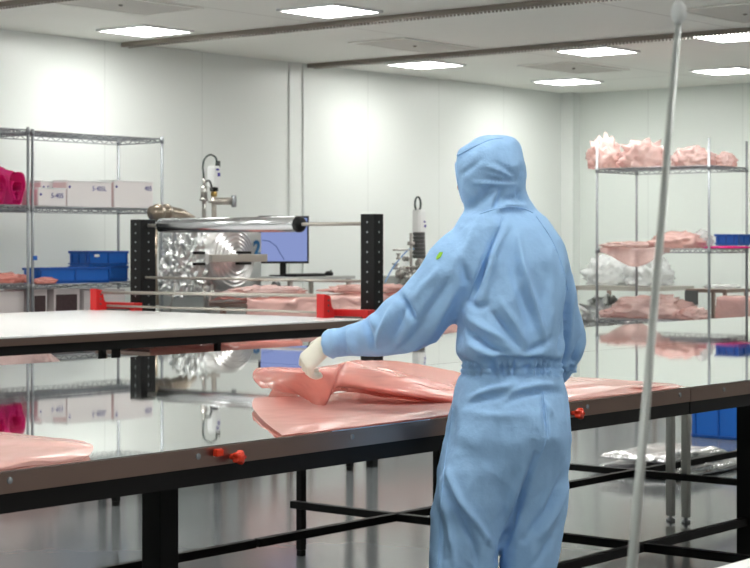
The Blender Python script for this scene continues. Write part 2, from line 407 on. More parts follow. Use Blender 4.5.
# cross rods and shaft
zs = onx(330, 224, gx).z
MB().tube([(gx, yn+.06, zs), (gx, yf-.06, zs)], .014).build('shaft', M['bar'], st, True)
zr = onx(300, 280, gx).z
MB().tube([(gx-.03, yn+.06, zr), (gx-.03, yf-.06, zr)], .011).build('tie_rod', M['bar'], st, True)
rx = 9.76
pn = onx(325, 300, rx); pf = onx(98, 296, rx)
MB().tube([(rx, pn.y+.05, pn.z+.03), (rx, pf.y-.05, pf.z+.03)], .013).build('guide_rod', M['bar'], st, True)
MB().tube([(rx+.05, pn.y+.05, WZ+.035), (rx+.05, pf.y-.05, WZ+.035)], .009).build('edge_rod', M['bar'], st, True)
def bracket(p, s):
    mb = MB(); y = p.y
    prof = [(-.05, WZ+.002), (.06, WZ+.002), (.06, WZ+.055), (.034, WZ+.08), (.017, WZ+.155), (-.05, WZ+.17)]
    mb.rings([[Vector((rx+a, yy, z)) for a, z in prof] for yy in (y-.035, y+.035)])
    o = mb.build('bracket', M['red'], st); o['label'] = 'red bracket'
    mb = MB()
    for z in (.05, .09, .125): mb.lathe(((.008, 0), (.008, -.004), (.003, -.005)), (rx-.005, y-.0355, WZ+z), 'y', 10)
    mb.build('bracket_screw', M['greyd'], o)
bracket(pn, 1); bracket(pf, -1)
for ya_, yb_ in ((8.13, 8.55), (10.5, 10.9)):
    o = MB().box(9.855, 9.94, ya_, yb_, WZ-.07, WZ+.06, .004).build('bracket_arm', M['red'], st); o['label'] = 'red bracket arm'
    MB().box(rx+.061, 9.8545, ya_+.05, yb_-.05, WZ+.0005, WZ+.012).build('clamp_plate', M['greyd'], st)
for y in (yn, yf):   # feet that carry the posts to the floor
    MB().box(gx-.03, gx+.03, y-.03, y+.03, 0, 1.0295).build('post_foot', M['blackal'], st)
# the roll of silver film
ya = onx(297, 224, gx).y; yb = onx(161, 226, gx).y
fr = empty('film_roll', (gx, (ya+yb)/2, zs), 'roll of silver film on the shaft between black posts', 'film roll')
mb = MB(); n = 48
mb.rings([[Vector((gx+r*math.cos(2*math.pi*k/n), y, zs+r*math.sin(2*math.pi*k/n))) for k in range(n)] for y, r in ((ya, .018), (ya, .053), (ya+.004, .058), (yb-.004, .058), (yb, .053), (yb, .018))], cap=False)
mb.build('wound_film', M['foilfilm'], fr, True)
mb = MB(); mb.lathe(((.018, -.055), (.046, -.055), (.06, -.036), (.06, -.006), (.05, -.001), (.018, -.001)), (gx, ya, zs), 'y'); mb.build('core_clamp', M['blackal'], fr, True)['label'] = 'black core clamp'

# ------------------------------------------------------------------ wire racks
def rack(x0, x1, y0, y1, zs_, ztop, label, cross='x', nm='wire_rack'):
    t = empty(nm, ((x0+x1)/2, (y0+y1)/2, 0), label, 'wire rack')
    for x in (x0, x1):
        for y in (y0, y1):
            p = MB().tube([(x, y, .02), (x, y, ztop)], .0135, 12).build('post', M['chrome'], t, True)
            MB().lathe(((.012, 0), (.022, 0), (.022, .012), (.013, .02)), (x, y, 0)).build('foot', M['greyd'], p, True)
    for z in zs_:
        mb = MB()
        for dz in (0, -.035):
            for a, b in (((x0, y0), (x1, y0)), ((x0, y1), (x1, y1)), ((x0, y0), (x0, y1)), ((x1, y0), (x1, y1))):
                mb.tube([(a[0], a[1], z+dz-.003), (b[0], b[1], z+dz-.003)], .0055, 6)
        for yy in (y0, y1):     # zigzag truss
            k = int((x1-x0)/.06); mb.tube([(x0+(x1-x0)*i/k, yy, z-.003-(.035 if i % 2 else 0)) for i in range(k+1)], .005, 5)
        for xx in (x0, x1):
            k = int((y1-y0)/.06); mb.tube([(xx, y0+(y1-y0)*i/k, z-.003-(.035 if i % 2 else 0)) for i in range(k+1)], .005, 5)
        k = int((x1-x0)/.03)
        for i in range(1, k):
            x = x0+(x1-x0)*i/k; mb.tube([(x, y0, z), (x, y1, z)], .0024, 5)
        for y in (y0+(y1-y0)*.33, y0+(y1-y0)*.67): mb.tube([(x0, y, z-.006), (x1, y, z-.006)], .0035, 5)
        for x in (x0, x1):
            for y in (y0, y1): mb.lathe(((.0137, -.045), (.019, -.045), (.017, .008), (.0137, .008)), (x, y, z), n=10)
        mb.build('shelf', M['chrome'], t, True)
    return t
LY = 12.45
lx0 = ony(32.5, 200, LY).x; lx1 = ony(162, 200, LY).x; ly1 = LY+.60
LZ = [.60, 1.235, 1.92, 2.585]
r1 = rack(lx0, lx1, LY, ly1, LZ, 2.60, 'chrome wire rack with white boxes and blue crates against the back wall')
l2 = ony(28, 200, LY).x
r2 = rack(l2-1.6, l2, LY, ly1, [z+.01 for z in LZ], 2.615, 'chrome wire rack at the left edge holding magenta bags')
p = ony(33.5, 258, LY); MB().box(p.x-.02, p.x+.02, LY-.03, LY-.0145, p.z-.02, p.z+.02, .004).build('clip', M['blue'], r1)['label'] = 'blue clip'
# white boxes
def wbox(pxl, pxr, ytop, yoff, z, depth, label, txt, tx, faint=True):
    Y = LY+yoff; a = ony(pxl, 200, Y).x; b = ony(pxr, 200, Y).x; zt_ = ony((pxl+pxr)/2, ytop, Y).z
    t = empty('document_box', ((a+b)/2, Y+depth/2, z), label, 'box', 'white boxes on the second shelf')
    MB().box(a+.004, b, Y, Y+depth, z+.004, zt_, .004).build('carton', M['whitebox'], t)
    MB().box(a, a+.0035, Y+.01, Y+depth-.01, z+.01, zt_-.01).build('end_panel', M['boxside'], t)
    MB().box(a+.004, b+.003, Y-.004, Y+depth+.003, zt_+.0005, zt_+.012, .003).build('lid', M['white'], t)
    c = ony(tx, 188, Y).x
    put_text('printed_mark', txt, .062, M['ink'], t, (c, Y-.0045, zt_-.06), (1, 0, 0), (0, 0, 1))
    MB().lathe(((.012, 0), (.012, -.004), (.005, -.005)), (a+.03, Y-.0005, zt_-.05), 'y', 10).build('rivet', M['ink'], t)
zsft = LZ[2]+.004
wbox(38, 66, 189, .03, zsft, .22, 'small white box in front, leftmost on the second shelf', '5-405', 57)
wbox(41, 60, 182, .27, zsft, .28, 'white box half hidden behind the small leftmost box', '5-405L', 54)
wbox(67, 111.5, 182, .05, zsft, .20, 'wide white box in the middle of the second shelf', '5-405L', 99)
wbox(114, 153, 181.8, .05, zsft, .42, 'white box at the right end of the second shelf', '405', 148)
# blue crates
def crate(x0, x1, y0, y1, z0, z1, label, group=None, nm='crate', plate=True, m='blue'):
    t = empty(nm, ((x0+x1)/2, (y0+y1)/2, z0), label, 'crate', group)
    w = .008; mb = MB()
    mb.box(x0, x1, y0, y1, z0, z0+.008).box(x0, x1, y0, y0+w, z0+.008, z1).box(x0, x1, y1-w, y1, z0+.008, z1)
    mb.box(x0, x0+w, y0+w, y1-w, z0+.008, z1).box(x1-w, x1, y0+w, y1-w, z0+.008, z1)
    mb.build('body', M[m], t)
    mb = MB(); e = .012
    for a, b in ((z1-.022, z1), (z0+.015, z0+.025)):
        mb.box(x0-e, x1+e, y0-e, y0-.0005, a, b).box(x0-e, x1+e, y1+.0005, y1+e, a, b).box(x0-e, x0-.0005, y0, y1, a, b).box(x1+.0005, x1+e, y0, y1, a, b)
    n = max(2, int((x1-x0)/.3))
    for i in range(n+1):
        x = x0+(x1-x0-.012)*i/n; mb.box(x, x+.012, y0-.010, y0-.0005, z0+.0255, z1-.0225)
    for y in (y0+.03, (y0+y1)/2, y1-.04): mb.box(x0-.010, x0-.0005, y, y+.012, z0+.0255, z1-.0225)
    mb.build('rib_frame', M['blued'] if m == 'blue' else M[m], t)
    if plate: MB().box(x0+.06, x0+.12, y0-.0145, y0-.0105, z1-.055, z1-.03).build('label_plate', M['white'], t)
    return t
zs3 = LZ[1]+.004
def cx(p, Y): return ony(p, 260, Y).x
Y = LY+.04; crate(cx(24, Y+.22), cx(109, Y), Y, Y+.22, zs3, ony(70, 267.5, Y).z, 'long low blue crate in front on the third shelf', plate=False)
Y = LY+.30; z_ = ony(100, 266, Y).z; crate(cx(70, Y+.26), cx(127, Y), Y, Y+.26, zs3, z_, 'blue crate under another, behind the long low one', 'stacked blue crates')
crate(cx(70, Y+.26), cx(127, Y), Y, Y+.26, z_+.001, ony(100, 251, Y).z, 'blue crate stacked on top of another on the third shelf', 'stacked blue crates')
# magenta bags on the left rack
def bag(px, pyb, depthpt, size, m, label, seed, name='film_bag', cat='bag', group=None, **k):
    mb = crumple(MB(), depthpt, size, seed, **k)
    return tag(mb.build(name, M[m], None, m != 'foil'), label, cat, group)
zq = LZ[2]+.016
def rollbag(px0, px1, ytop, Y, label):
    a, b = ony(px0, 190, Y).x, ony(px1, 190, Y).x; zt_ = ony((px0+px1)/2, ytop, Y).z; c = (a+b)/2; mb = MB()
    P = []
    for j in range(19):
        u = j/18; row = []
        for i in range(60):
            v = i/59*2*math.pi; r = 1+.13*math.sin(3*v+j*.3)+.10*fbm((math.cos(v)*1.5, math.sin(v)*1.5, u*2+px0), 1.4)
            row.append(Vector((c+(b-a)/2*r*math.cos(v)*(.9+.25*u), Y+.45*u, max(zq, (zq+zt_)/2+(zt_-zq)/2*1.05*r*math.sin(v)+.03*u))))
        P.append(row)
    mb.rings(P, cap=False)
    for q, s in ((.62, .3), (.3, .5)):
        mb.rings([[Vector((c+(p.x-c)*q, p.y+.0, zq+.02+(p.z-zq)*q*.9+.02)) for p in row] for row in P[:10]], cap=False)
    return tag(mb.build('rolled_bag', M['magenta'], None, True, solid=.002), label, 'bag', 'magenta bags on the left rack')
rollbag(-8, 7, 173, LY+.06, 'magenta rolled film bag cut by the left picture edge')
rollbag(8.5, 26, 171, LY+.05, 'magenta rolled film bag next to the rack posts')
bag(0, 0, (cx(5, LY+.2), LY+.2, LZ[1]+.015), (.26, .3, .085), 'pink', 'red pink film scrap lying on the left rack', 3, 'film_scrap', 'film')
bag(0, 0, (cx(21, LY+.12), LY+.12, LZ[1]+.015), (.09, .16, .07), 'pink', 'small pink film scrap beside the left rack posts', 4, 'film_scrap', 'film')
bag(0, 0, (cx(47, LY-.0)-.02, LY+.0, LZ[1]+.006), (.24, .06, .055), 'pink', 'flat pink film scrap in front of the long blue crate', 5, 'film_scrap', 'film')
# cartons with pictures on the lower shelf
def pcarton(px0, px1, ytop, Y, label, pic):
    a, b = cx(px0, Y), cx(px1, Y); z = LZ[0]+.015
    zt_ = ony(px0, ytop, Y).z
    t = empty('picture_carton', ((a+b)/2, Y+.2, z), label, 'box', 'cartons on the lowest shelf')
    MB().box(a, b, Y, Y+.4, z, zt_, .004).build('carton', M['cartonw'], t)
    if pic: MB().box(a+.07*(b-a), b-.12*(b-a), Y-.003, Y-.0005, zt_-.23, zt_-.06).build('printed_picture', M['picture'], t)
pcarton(33.5, 47, 289, LY+.06, 'pale carton with a dark picture, right beside the rack posts', 1)
pcarton(54, 80, 288, LY+.06, 'pale carton with a dark picture, below the blue crates', 1)
pcarton(84, 125, 290, LY+.06, 'plain pale carton at the right of the lowest shelf', 0)
pcarton(-20, 24, 292, LY+.06, 'wide plain carton on the lowest shelf of the left rack', 0)
# pink bag standing in front of the racks, seen under the white table
c_ = ony(36, 372, 11.4)
bag(0, 0, (c_.x, 11.6, 0), (.8, .6, .78), 'pinkbag', 'big pink bag on the floor in front of the left racks', 8, 'film_bag', 'bag', amp=.16)

# right rack
rX, rX1 = 16.2, 16.99
ry0 = onx(709, 200, rX).y; ry1 = onx(597, 200, rX).y
RZ = [.81, 1.54, 2.377]
rk = rack(rX, rX1, ry0, ry1, RZ, 2.65, 'tall chrome wire rack with pink bags at the right wall')
def rbag(px, off, z, size, m, label, seed, **k):
    p = onx(px, 200, rX+off); return bag(0, 0, (p.x, p.y, z+.004), size, m, label, seed, **k)
rbag(605, .35, RZ[2], (.42, .25, .30), 'pinkbag', 'pale pink bag at the left end of the top shelf of the right rack', 11, amp=.3, spiky=.25)
rbag(643, .35, RZ[2], (.5, .38, .27), 'pinkbag', 'large pink bag in the middle of the top shelf of the right rack', 12, amp=.3, spiky=.2)
rbag(693, .3, RZ[2], (.4, .34, .18), 'pinkbag', 'low pink bag on the top shelf, by the tallest post', 13, amp=.35, spiky=.3)
rbag(726, .6, RZ[2], (.2, .16, .13), 'pinkbag', 'small pink bag at the right end of the top shelf', 14, amp=.4, spiky=.3)
rbag(678, .3, RZ[1], (.55, .5, .16), 'pinkpale', 'pale pink film bundle in the middle of the second shelf of the right rack', 15, amp=.3)
rbag(703, .5, RZ[1], (.22, .16, .18), 'clear', 'small clear bag with dark dots on the second shelf', 16, amp=.3)
rbag(632, .28, RZ[1], (.62, .55, .07), 'pinkbag', 'flat pink film at the left end of the second shelf of the right rack', 17, amp=.3)
# drape hanging off the second shelf
P = []
for i in range(9):
    row = []
    for j in range(40):
        v = j/39; q = onx(600+v*70, 249, rX-.02-.03*math.sin(v*19)*(i/8)); dz = i/8*(.05+.14*math.sin(math.pi*v)**1.5)
        row.append((q.x, q.y, RZ[1]+.012-dz+.006*math.sin(9*v)))
    P.append(row)
tag(MB().grid(P).build('film_drape', M['pinkbag'], None, True, solid=.002), 'pink film hanging over the front of the second shelf', 'film')
p = onx(731, 240, rX+.55); crate(p.x-.1, p.x+.16, p.y-.13, p.y+.12, RZ[1]+.035, RZ[1]+.15, 'small blue bin on the second shelf of the right rack', nm='storage_bin', plate=False)
p = onx(727, 248, rX+.5); bag(0, 0, (p.x, p.y, RZ[1]+.003), (.5, .5, .03), 'magenta', 'flat magenta film under the small blue bin', 18, 'film_sheet', 'film', amp=.1)
rbag(652, .4, RZ[0], (.55, .74, .22), 'pinkbag', 'big heap of pink bags on the lowest shelf of the right rack', 19, amp=.25, spiky=.2)
rbag(694, .3, RZ[0], (.3, .3, .12), 'pinkbag', 'small pink bag with magenta print beside the big heap', 20, amp=.3)
p = onx(608, 312, rX+.3); bag(0, 0, (p.x, p.y-.05, RZ[0]+.004), (.3, .2, .09), 'pinkbag', 'pink bag hanging at the left of the lowest rack shelf', 21, amp=.3)

# foil covered bench by the right wall
t = empty('steel_bench', (19.2, 11.6, 0), 'steel bench carrying foil and clear film behind the right rack', 'bench')
y0b = onx(665, 285, 18.9).y; y1b = onx(577, 285, 18.9).y; bz = 1.08
MB().box(18.7, 19.6, y0b, y1b, bz-.05, bz, .005).build('benchtop', M['bar'], t)
for x in (18.76, 19.54):
    for y in (y0b+.06, y1b-.06): MB().box(x-.02, x+.02, y-.02, y+.02, 0, bz-.0505).build('leg', M['steel'], t)
MB().box(18.75, 19.55, y0b+.05, y1b-.05, .5, .53).build('shelf', M['steel'], t)
for px, off, sz, m, l, s in ((612, .4, (.7, .48, .33), 'clear', 'clear crinkled film heap at the left of the steel bench', 31), (649, .4, (.6, .44, .33), 'clear', 'clear crinkled film heap at the right of the steel bench', 32)):
    p = onx(px, 285, 18.75+off); bag(0, 0, (p.x, p.y, bz+.002), sz, m, l, s, 'film_heap', 'film', amp=.3, spiky=.2, freq=4.5)
for px, z, sz, l, s in ((604, .535, (.5, .42, .36), 'silver foil bundle at the left under the steel bench', 33), (643, .535, (.45, .5, .34), 'silver foil bundle in the middle under the steel bench', 34)):
    p = onx(px, 310, 19.1); bag(0, 0, (p.x, p.y, z), sz, 'foil', l, s, 'foil_bundle', 'foil', amp=.35, spiky=.2, freq=5)
# small steel table and pink covered box
p = onx(719, 290, 18.6)
t = empty('side_table', (18.6, p.y, 0), 'small steel table standing against the right wall', 'table'); y = p.y
MB().box(18.3, 18.9, y-.26, y+.26, 1.04, 1.08, .004).build('tabletop', M['steel'], t)
for sx in (-.25, .25):
    for s_ in (-.21, .21): MB().box(18.6+sx-.018, 18.6+sx+.018, y+s_-.018, y+s_+.018, 0, 1.0395).build('leg', M['steel'], t)
MB().box(18.28, 18.299, y+.1, y+.262, .90, 1.06).build('side_bracket', M['greyd'], t)
bag(0, 0, (18.6, y-.04, 1.082), (.36, .4, .05), 'clear', 'flat clear film on the small steel table', 36, 'film_sheet', 'film', amp=.2)
p = onx(742, 300, 17.6); yc = p.y-.15
t = empty('covered_box', (17.6, yc, 0), 'box covered with pink film at the right edge of the picture', 'box')
MB().box(17.35, 17.85, yc-.22, yc+.3, 0, 1.0, .02).build('carton', M['cartonw'], t)
n_, P = 26, []
for i in range(n_):
    row = []
    for j in range(n_):
        u, v = (i/(n_-1)-.5)*2, (j/(n_-1)-.5)*2; fx, fy = .25, .26
        qx, qy = u*.6, v*.62; ox = max(0, abs(qx)-fx); oy = max(0, abs(qy)-fy); dr = max(ox, oy)*.9
        x = math.copysign(min(abs(qx), fx+.012+.03*dr), qx); yy = math.copysign(min(abs(qy), fy+.012+.03*dr), qy)
        wv = .022*fbm((u*2, v*2, 4), 1.3)
        row.append((17.6+x+(wv if ox else 0), yc+.04+yy+(wv if oy else 0), .1+.935-dr+wv*.7))
    P.append(row)
MB().grid(P).build('film_cover', M['pinkbag'], t, True, solid=.002)['label'] = 'pink film cover'

# ------------------------------------------------------------------ bench with pink film behind the white table
bx0, bx1, by0, by1, bzz = 11.65, 15.6, 11.02, 11.5, 1.07
t = empty('work_bench', (13.5, 11.26, 0), 'work bench under pink film behind the film roll stand', 'bench')
MB().box(bx0+.05, bx1, by0, by1, bzz-.04, bzz, .004).build('benchtop', M['steel'], t)
for x in (bx0+.15, 13.6, bx1-.1):
    for y in (by0+.08, by1-.08): MB().box(x-.02, x+.02, y-.02, y+.02, 0, bzz-.0405).build('leg', M['steel'], t)
P = []
for i in range(60):
    u = i/59; row = []
    s = u*.95   # arc length from the back edge
    for j in range(150):
        v = j/149; x = bx0+.02+v*(bx1-bx0-.04)
        n1 = fbm((x*1.7, s*3, 2), 1.6); n2 = abs(noise.noise(Vector((x*3.1, s*5, 7))))
        if s < .49: y = by1-s-.01; z = bzz+.015+.035*max(0, n1+.35)+.03*n2
        else:
            d = s-.49; y = by0-.03-.025*math.sin(x*9+2*n1)-.03*abs(n1); z = bzz+.02-d*.85+.03*n1
        row.append((x, y, z))
    P.append(row)
tag(MB().grid(P).build('film_sheet', M['pinkpale'], None, True, solid=.0015), 'crumpled pink film draped over the work bench behind the roll stand', 'film')
bag(0, 0, (12.2, 11.26, bzz+.055), (.8, .4, .08), 'pinkbag', 'pale pink film bundle on the work bench below the foil flange', 40, 'film_bundle', 'film', amp=.3, spiky=.2)
bag(0, 0, (13.7, 11.26, bzz+.055), (1.1, .4, .07), 'pinkpale', 'pale pink film bundle on the work bench below the monitor', 41, 'film_bundle', 'film', amp=.3, spiky=.2)

t = empty('low_trolley', (9.7, 9.65, 0), 'low trolley under pink film, below the far end of the white table', 'trolley')
MB().box(8.95, 10.5, 9.36, 9.95, .80, .83, .004).build('deck', M['steel'], t)
for x in (9.0, 10.45):
    for y in (9.4, 9.91): MB().box(x-.018, x+.018, y-.018, y+.018, 0, .7995).build('leg', M['steel'], t)
P = []
for i in range(30):
    u = i/29; s = u*.75; row = []
    for j in range(50):
        x = 8.93+j/49*1.6; n1 = fbm((x*2.2, s*3, 9), 1.6)
        row.append((x, 9.96-s, .85+.02*n1) if s < .6 else (x, 9.34-.015*math.sin(x*11+n1), .85-(s-.6)*.9))
    P.append(row)
tag(MB().grid(P).build('film_sheet', M['pink'], None, True, solid=.0015), 'pink film lying over the low trolley seen under the white table', 'film')

# ------------------------------------------------------------------ vacuum chamber wrapped in foil
VY = 12.1
def vp(px, py, Y=VY): return ony(px, py, Y)
c0 = vp(234, 258, 11.75); a = vp(158, 260, VY+.75).x; b = vp(262, 260).x
vc = empty('vacuum_chamber', ((a+b)/2, VY, 0), 'foil wrapped vacuum chamber with round flange behind the roll stand', 'vacuum chamber')
MB().box(a, b+.05, VY+.05, VY+.75, .12, vp(200, 232).z, .02).build('housing', M['grey'], vc)
for x in (a+.1, b-.1):
    for y in (VY+.12, VY+.68): MB().box(x-.03, x+.03, y-.03, y+.03, 0, .1195).build('leg', M['greyd'], vc)
mb = MB(); pr = []
for k in range(15):
    pr.append((.285-.0195*k, -.02-.006*k-(.012 if k % 2 else 0)))
pr = [(.30, .30), (.30, 0)]+pr+[(.0, -.11)]
mb.lathe(pr, (c0.x, c0.y+.03, c0.z), 'y', 64); fl = mb.build('foil_flange', M['flange'], vc); fl['label'] = 'round silver flange with rings'
MB().box(c0.x-.42, c0.x+.32, c0.y-.13, c0.y-.085, c0.z-.035, c0.z+.035, .006).build('clamp_bar', M['bar'], vc)
mb = MB()
for s_ in (-1, 1): mb.box(c0.x-.07, c0.x+.09, c0.y-.137, c0.y-.086, c0.z+s_*.05-.012, c0.z+s_*.05+.012).box(c0.x-.62, c0.x-.5, c0.y-.12, c0.y-.08, c0.z+s_*.05-.012, c0.z+s_*.05+.012)
mb.build('flange_handle', M['black'], vc)
q = vp(190, 262, VY); crumple(mb := MB(), (q.x-.03, VY-.05, q.z-.33), (.62, .42, .66), 50, levels=5, amp=.13, freq=8, spiky=.08)
mb.build('foil_jacket', M['foil'], vc)
crumple(mb := MB(), (vp(212, 240).x, VY-.1, vp(212, 245).z-.02), (.34, .3, .18), 51, amp=.16, freq=7, spiky=.1); mb.build('foil_wrap', M['foil'], vc)
mb = MB()
mb.tube([vp(152, 213), vp(166, 212.5), vp(180, 215, VY+.02), vp(190, 221, VY+.05), vp(196, 232, VY+.1)], .065, 18)
for px in (158, 166): mb.lathe(((.02, -.02), (.082, -.02), (.082, .02), (.02, .02)), vp(px, 213), 'x', 24)
mb.build('exhaust_pipe', M['brown'], vc, True)
mb = MB()
mb.tube([vp(155, 228, 11.7), vp(153.5, 265, 11.7), vp(156, 305, 11.7)], .03, 10); mb.build('side_pipe', M['brown'], vc, True)
for pa, pb, r in (((213, 285, 11.8), (207, 312, 11.8), .02), ((203, 285, 11.8), (206, 312, 11.8), .014), ((175, 283, 11.9), (170, 312, 11.9), .01)):
    MB().tube([vp(*pa), vp(*pb)], r).build('support_strut', M['inox'], vc, True)
put_text('number_sign', '2', .2, M['sign'], vc, vp(257, 249, VY+.04), (1, 0, 0), (0, 0, 1))['label'] = 'blue number 2'
# a knot of valves
def gauge(px, scale, Y, y0, label, dark):
    """pressure gauge head: body, connector, valve, hose"""
    def q(dx, yy, dY=0): return ony(px+dx, yy, Y+dY)
    t = empty('vacuum_gauge', q(0, y0), label, 'gauge')
    return t, q
g, q = gauge(213, 1, VY+.1, 218, 'white vacuum gauge head with a looped hose above the film roll', False)
D_ = proj(q(0, 180))[2]; k = D_/F     # metres per pixel at the gauge
c = q(1, 187); mb = MB()
mb.rings([[Vector((c.x+u*.052*s, c.y+v*.05*s, c.z+h)) for u, v in ((-1, -.7), (-.7, -1), (.7, -1), (1, -.7), (1, .7), (.7, 1), (-.7, 1), (-1, .7))] for h, s in ((0, .9), (.01, 1), (.18, 1), (.2, .85))])
mb.build('gauge_head', M['white'], g)
mb = MB(); mb.box(c.x-.025, c.x+.015, c.y-.0535, c.y-.051, c.z+.155, c.z+.175).box(c.x-.005, c.x+.03, c.y-.0535, c.y-.051, c.z+.10, c.z+.135); mb.build('gauge_logo', M['ink'], g)
mb = MB(); mb.lathe(((.02, -.04), (.04, -.04), (.04, -.005), (.02, -.001)), c, n=20); mb.build('collar', M['black'], g, True)
mb = MB(); mb.lathe(((.02, -.09), (.03, -.085), (.03, -.045), (.02, -.041)), c, n=20); mb.build('brass_nut', M['amber'], g, True)
mb = MB(); z0_ = q(0, 224).z
mb.tube([c+Vector((0, 0, -.09)), (c.x, c.y, z0_)], .024, 14).lathe(((.02, -.15), (.055, -.15), (.055, -.13), (.03, -.12), (.03, -.10)), c).lathe(((.03, z0_-c.z+.02), (.06, z0_-c.z+.02), (.06, z0_-c.z+.05), (.03, z0_-c.z+.05)), c)
e = c+Vector((0, 0, -.135))
mb.tube([e, e+Vector((.07, -.06, 0)), e+Vector((.13, -.11, 0))], .035, 16)
mb.build('flange_stack', M['bar'], g, True)
MB().tube([e+Vector((.13, -.11, 0)), e+Vector((.16, -.135, 0))], .058, 18).build('end_cap', M['chrome'], g, True)
mb = MB(); b_ = q(-9, 184); 
mb.tube([(b_.x, b_.y, z0_), (b_.x, b_.y, b_.z-.14)], .02, 10).tube([(b_.x, b_.y, b_.z-.14), (b_.x, b_.y, b_.z-.02)], .032, 12).tube([(b_.x, b_.y, b_.z-.02), (b_.x, b_.y, b_.z+.05)], .014, 10)
mb.lathe(((.02, 0), (.045, 0), (.045, .03), (.02, .03)), (b_.x, b_.y, z0_+.03)); mb.lathe(((.02, 0), (.042, 0), (.042, .025), (.02, .025)), (b_.x, b_.y, b_.z-.16))
mb.build('valve_stem', M['inox'], g, True)
hp = [Vector(p) for p in ((b_.x, b_.y, b_.z+.05), (b_.x-.015, b_.y, b_.z+.16), (b_.x+.01, b_.y, b_.z+.24), (b_.x+.08, b_.y, b_.z+.28), (c.x+.01, c.y, c.z+.29), (c.x+.035, c.y, c.z+.26), (c.x+.03, c.y, c.z+.2))]
MB().tube([Vector(p) for p in cr([tuple(p) for p in hp], 30)], .009, 8).build('hose', M['tubedark'], g, True)
MB().tube([Vector(p) for p in cr([(b_.x, b_.y, b_.z+.02), (b_.x+.05, b_.y-.02, b_.z+.03), (b_.x+.08, b_.y-.02, b_.z-.02), (b_.x+.09, b_.y-.02, b_.z-.06)], 14)], .01, 8).build('small_hose', M['greyd'], g, True)
MB().box(c.x+.045, c.x+.065, c.y-.02, c.y+.02, c.z+.19, c.z+.25).build('plug', M['greyd'], g)
# second apparatus right of the near post
g, q = gauge(418, 1, VY-.1, 300, 'second vacuum gauge, grey bodied with dark lower half, left of the person', True)
c = q(1, 262); mb = MB()
mb.rings([[Vector((c.x+u*.062*s, c.y+v*.055*s, c.z+h)) for u, v in ((-1, -.7), (-.7, -1), (.7, -1), (1, -.7), (1, .7), (.7, 1), (-.7, 1), (-1, .7))] for h, s in ((.32, 1), (.34, 1.02), (.54, 1), (.56, .9))])
mb.build('gauge_head', M['white'], g)
mb = MB(); mb.box(c.x+.01, c.x+.04, c.y-.0585, c.y-.0565, c.z+.42, c.z+.44).box(c.x+.02, c.x+.05, c.y-.0585, c.y-.0565, c.z+.37, c.z+.40); mb.build('gauge_logo', M['ink'], g)
mb = MB()
for i in range(7): mb.lathe(((.03, .04+i*.04), (.066-.001*i, .041+i*.04), (.072-.001*i, .05+i*.04), (.072-.001*i, .07+i*.04), (.066, .079+i*.04), (.03, .0795+i*.04)), c, n=18)
mb.build('finned_body', M['greyd'], g, True)
ht = c+Vector((-.02, 0, .56))
MB().tube([ht+Vector((.05*math.cos(a_)-.0, 0, .06+.075*math.sin(a_))) for a_ in np.linspace(-.9, math.pi+.9, 24)], .011, 8).build('hose_loop', M['tubedark'], g, True)
mb = MB(); p_ = q(-7, 262); mb.tube([(p_.x, p_.y, c.z-.2), (p_.x, p_.y, c.z+.31)], .016)
mb.lathe(((.02, -.02), (.04, -.02), (.04, .02), (.02, .02)), (p_.x, p_.y, c.z+.2)).tube([(p_.x-.3, p_.y, c.z+.13), (p_.x, p_.y, c.z+.13)], .01); mb.build('side_tube', M['inox'], g, True)
for i in range(40):
    x = c.x-.36+random.random()*.68; z = c.z-.30+random.random()*.38; y = c.y-.1+random.random()*.2; ax = 'xyz'[i % 3]; r = .022+random.random()*.03
    MB().lathe(((.01, -.03), (r, -.03), (r, -.012), (r*.6, -.01), (r*.6, .02), (r, .022), (r, .035), (.01, .035)), (x, y, z), ax, 16).build('valve', M['inox'], g, True)
MB().tube([Vector(p) for p in cr([tuple(q(-33, 282)), tuple(q(-24, 266)), tuple(q(-10, 250)), tuple(q(-4, 249))], 16)], .008, 8).build('air_tube', M['tubeblue'], g, True)
bx_ = q(8, 300); tp = c.z-.285
MB().box(c.x-.2, c.x+.6, c.y+.13, c.y+.6, 0, q(0, 276).z, .01).build('cabinet', M['grey'], g)
MB().box(c.x-.32, c.x+.5, c.y-.16, c.y+.1295, 1.06, tp, .006).build('mounting_plate', M['steel'], g)

# desk with monitor
dk = ony(306, 276, 12.0); DZ = dk.z
ax0, ax1 = ony(274, 275, 11.9).x, ony(344, 277, 11.9).x
t = empty('computer_desk', ((ax0+ax1)/2, 12, 0), 'small grey desk with the monitor, behind the roll stand', 'desk')
MB().box(ax0, ax1, 11.75, 12.35, DZ-.03, DZ, .004).build('desktop', M['grey'], t)
for x in (ax0+.12, ax1-.05):
    for y in (11.8, 12.3): MB().box(x-.018, x+.018, y-.018, y+.018, 0, DZ-.0305).build('leg', M['bar'], t)
mc = ony(284, 240, 12.1)
t = empty('monitor', (mc.x, mc.y, DZ), 'black computer monitor with a pale blue screen on the desk', 'monitor')
rr = (RT*.93+FW*.30).normalized(); nn = Vector((0, 0, 1)).cross(rr)*-1   # screen faces the camera, turned slightly
if nn.dot(FW) > 0: nn = -nn
def mbx(mb, u0, u1, v0, v1, d0, d1, o=None):
    vs = [mb.bm.verts.new(mc+rr*u+Vector((0, 0, v))+nn*d) for d in (d0, d1) for u, v in ((u0, v0), (u1, v0), (u1, v1), (u0, v1))]
    for f in ((0, 1, 2, 3), (7, 6, 5, 4), (0, 4, 5, 1), (1, 5, 6, 2), (2, 6, 7, 3), (3, 7, 4, 0)): mb.bm.faces.new([vs[i] for i in f])
    return mb
hw = .255; vb = ony(284, 263.5, 12.1).z-mc.z; vt = vb+.47
mbx(MB(), -hw, hw, vb, vt, -.03, 0).build('bezel', M['black'], t)
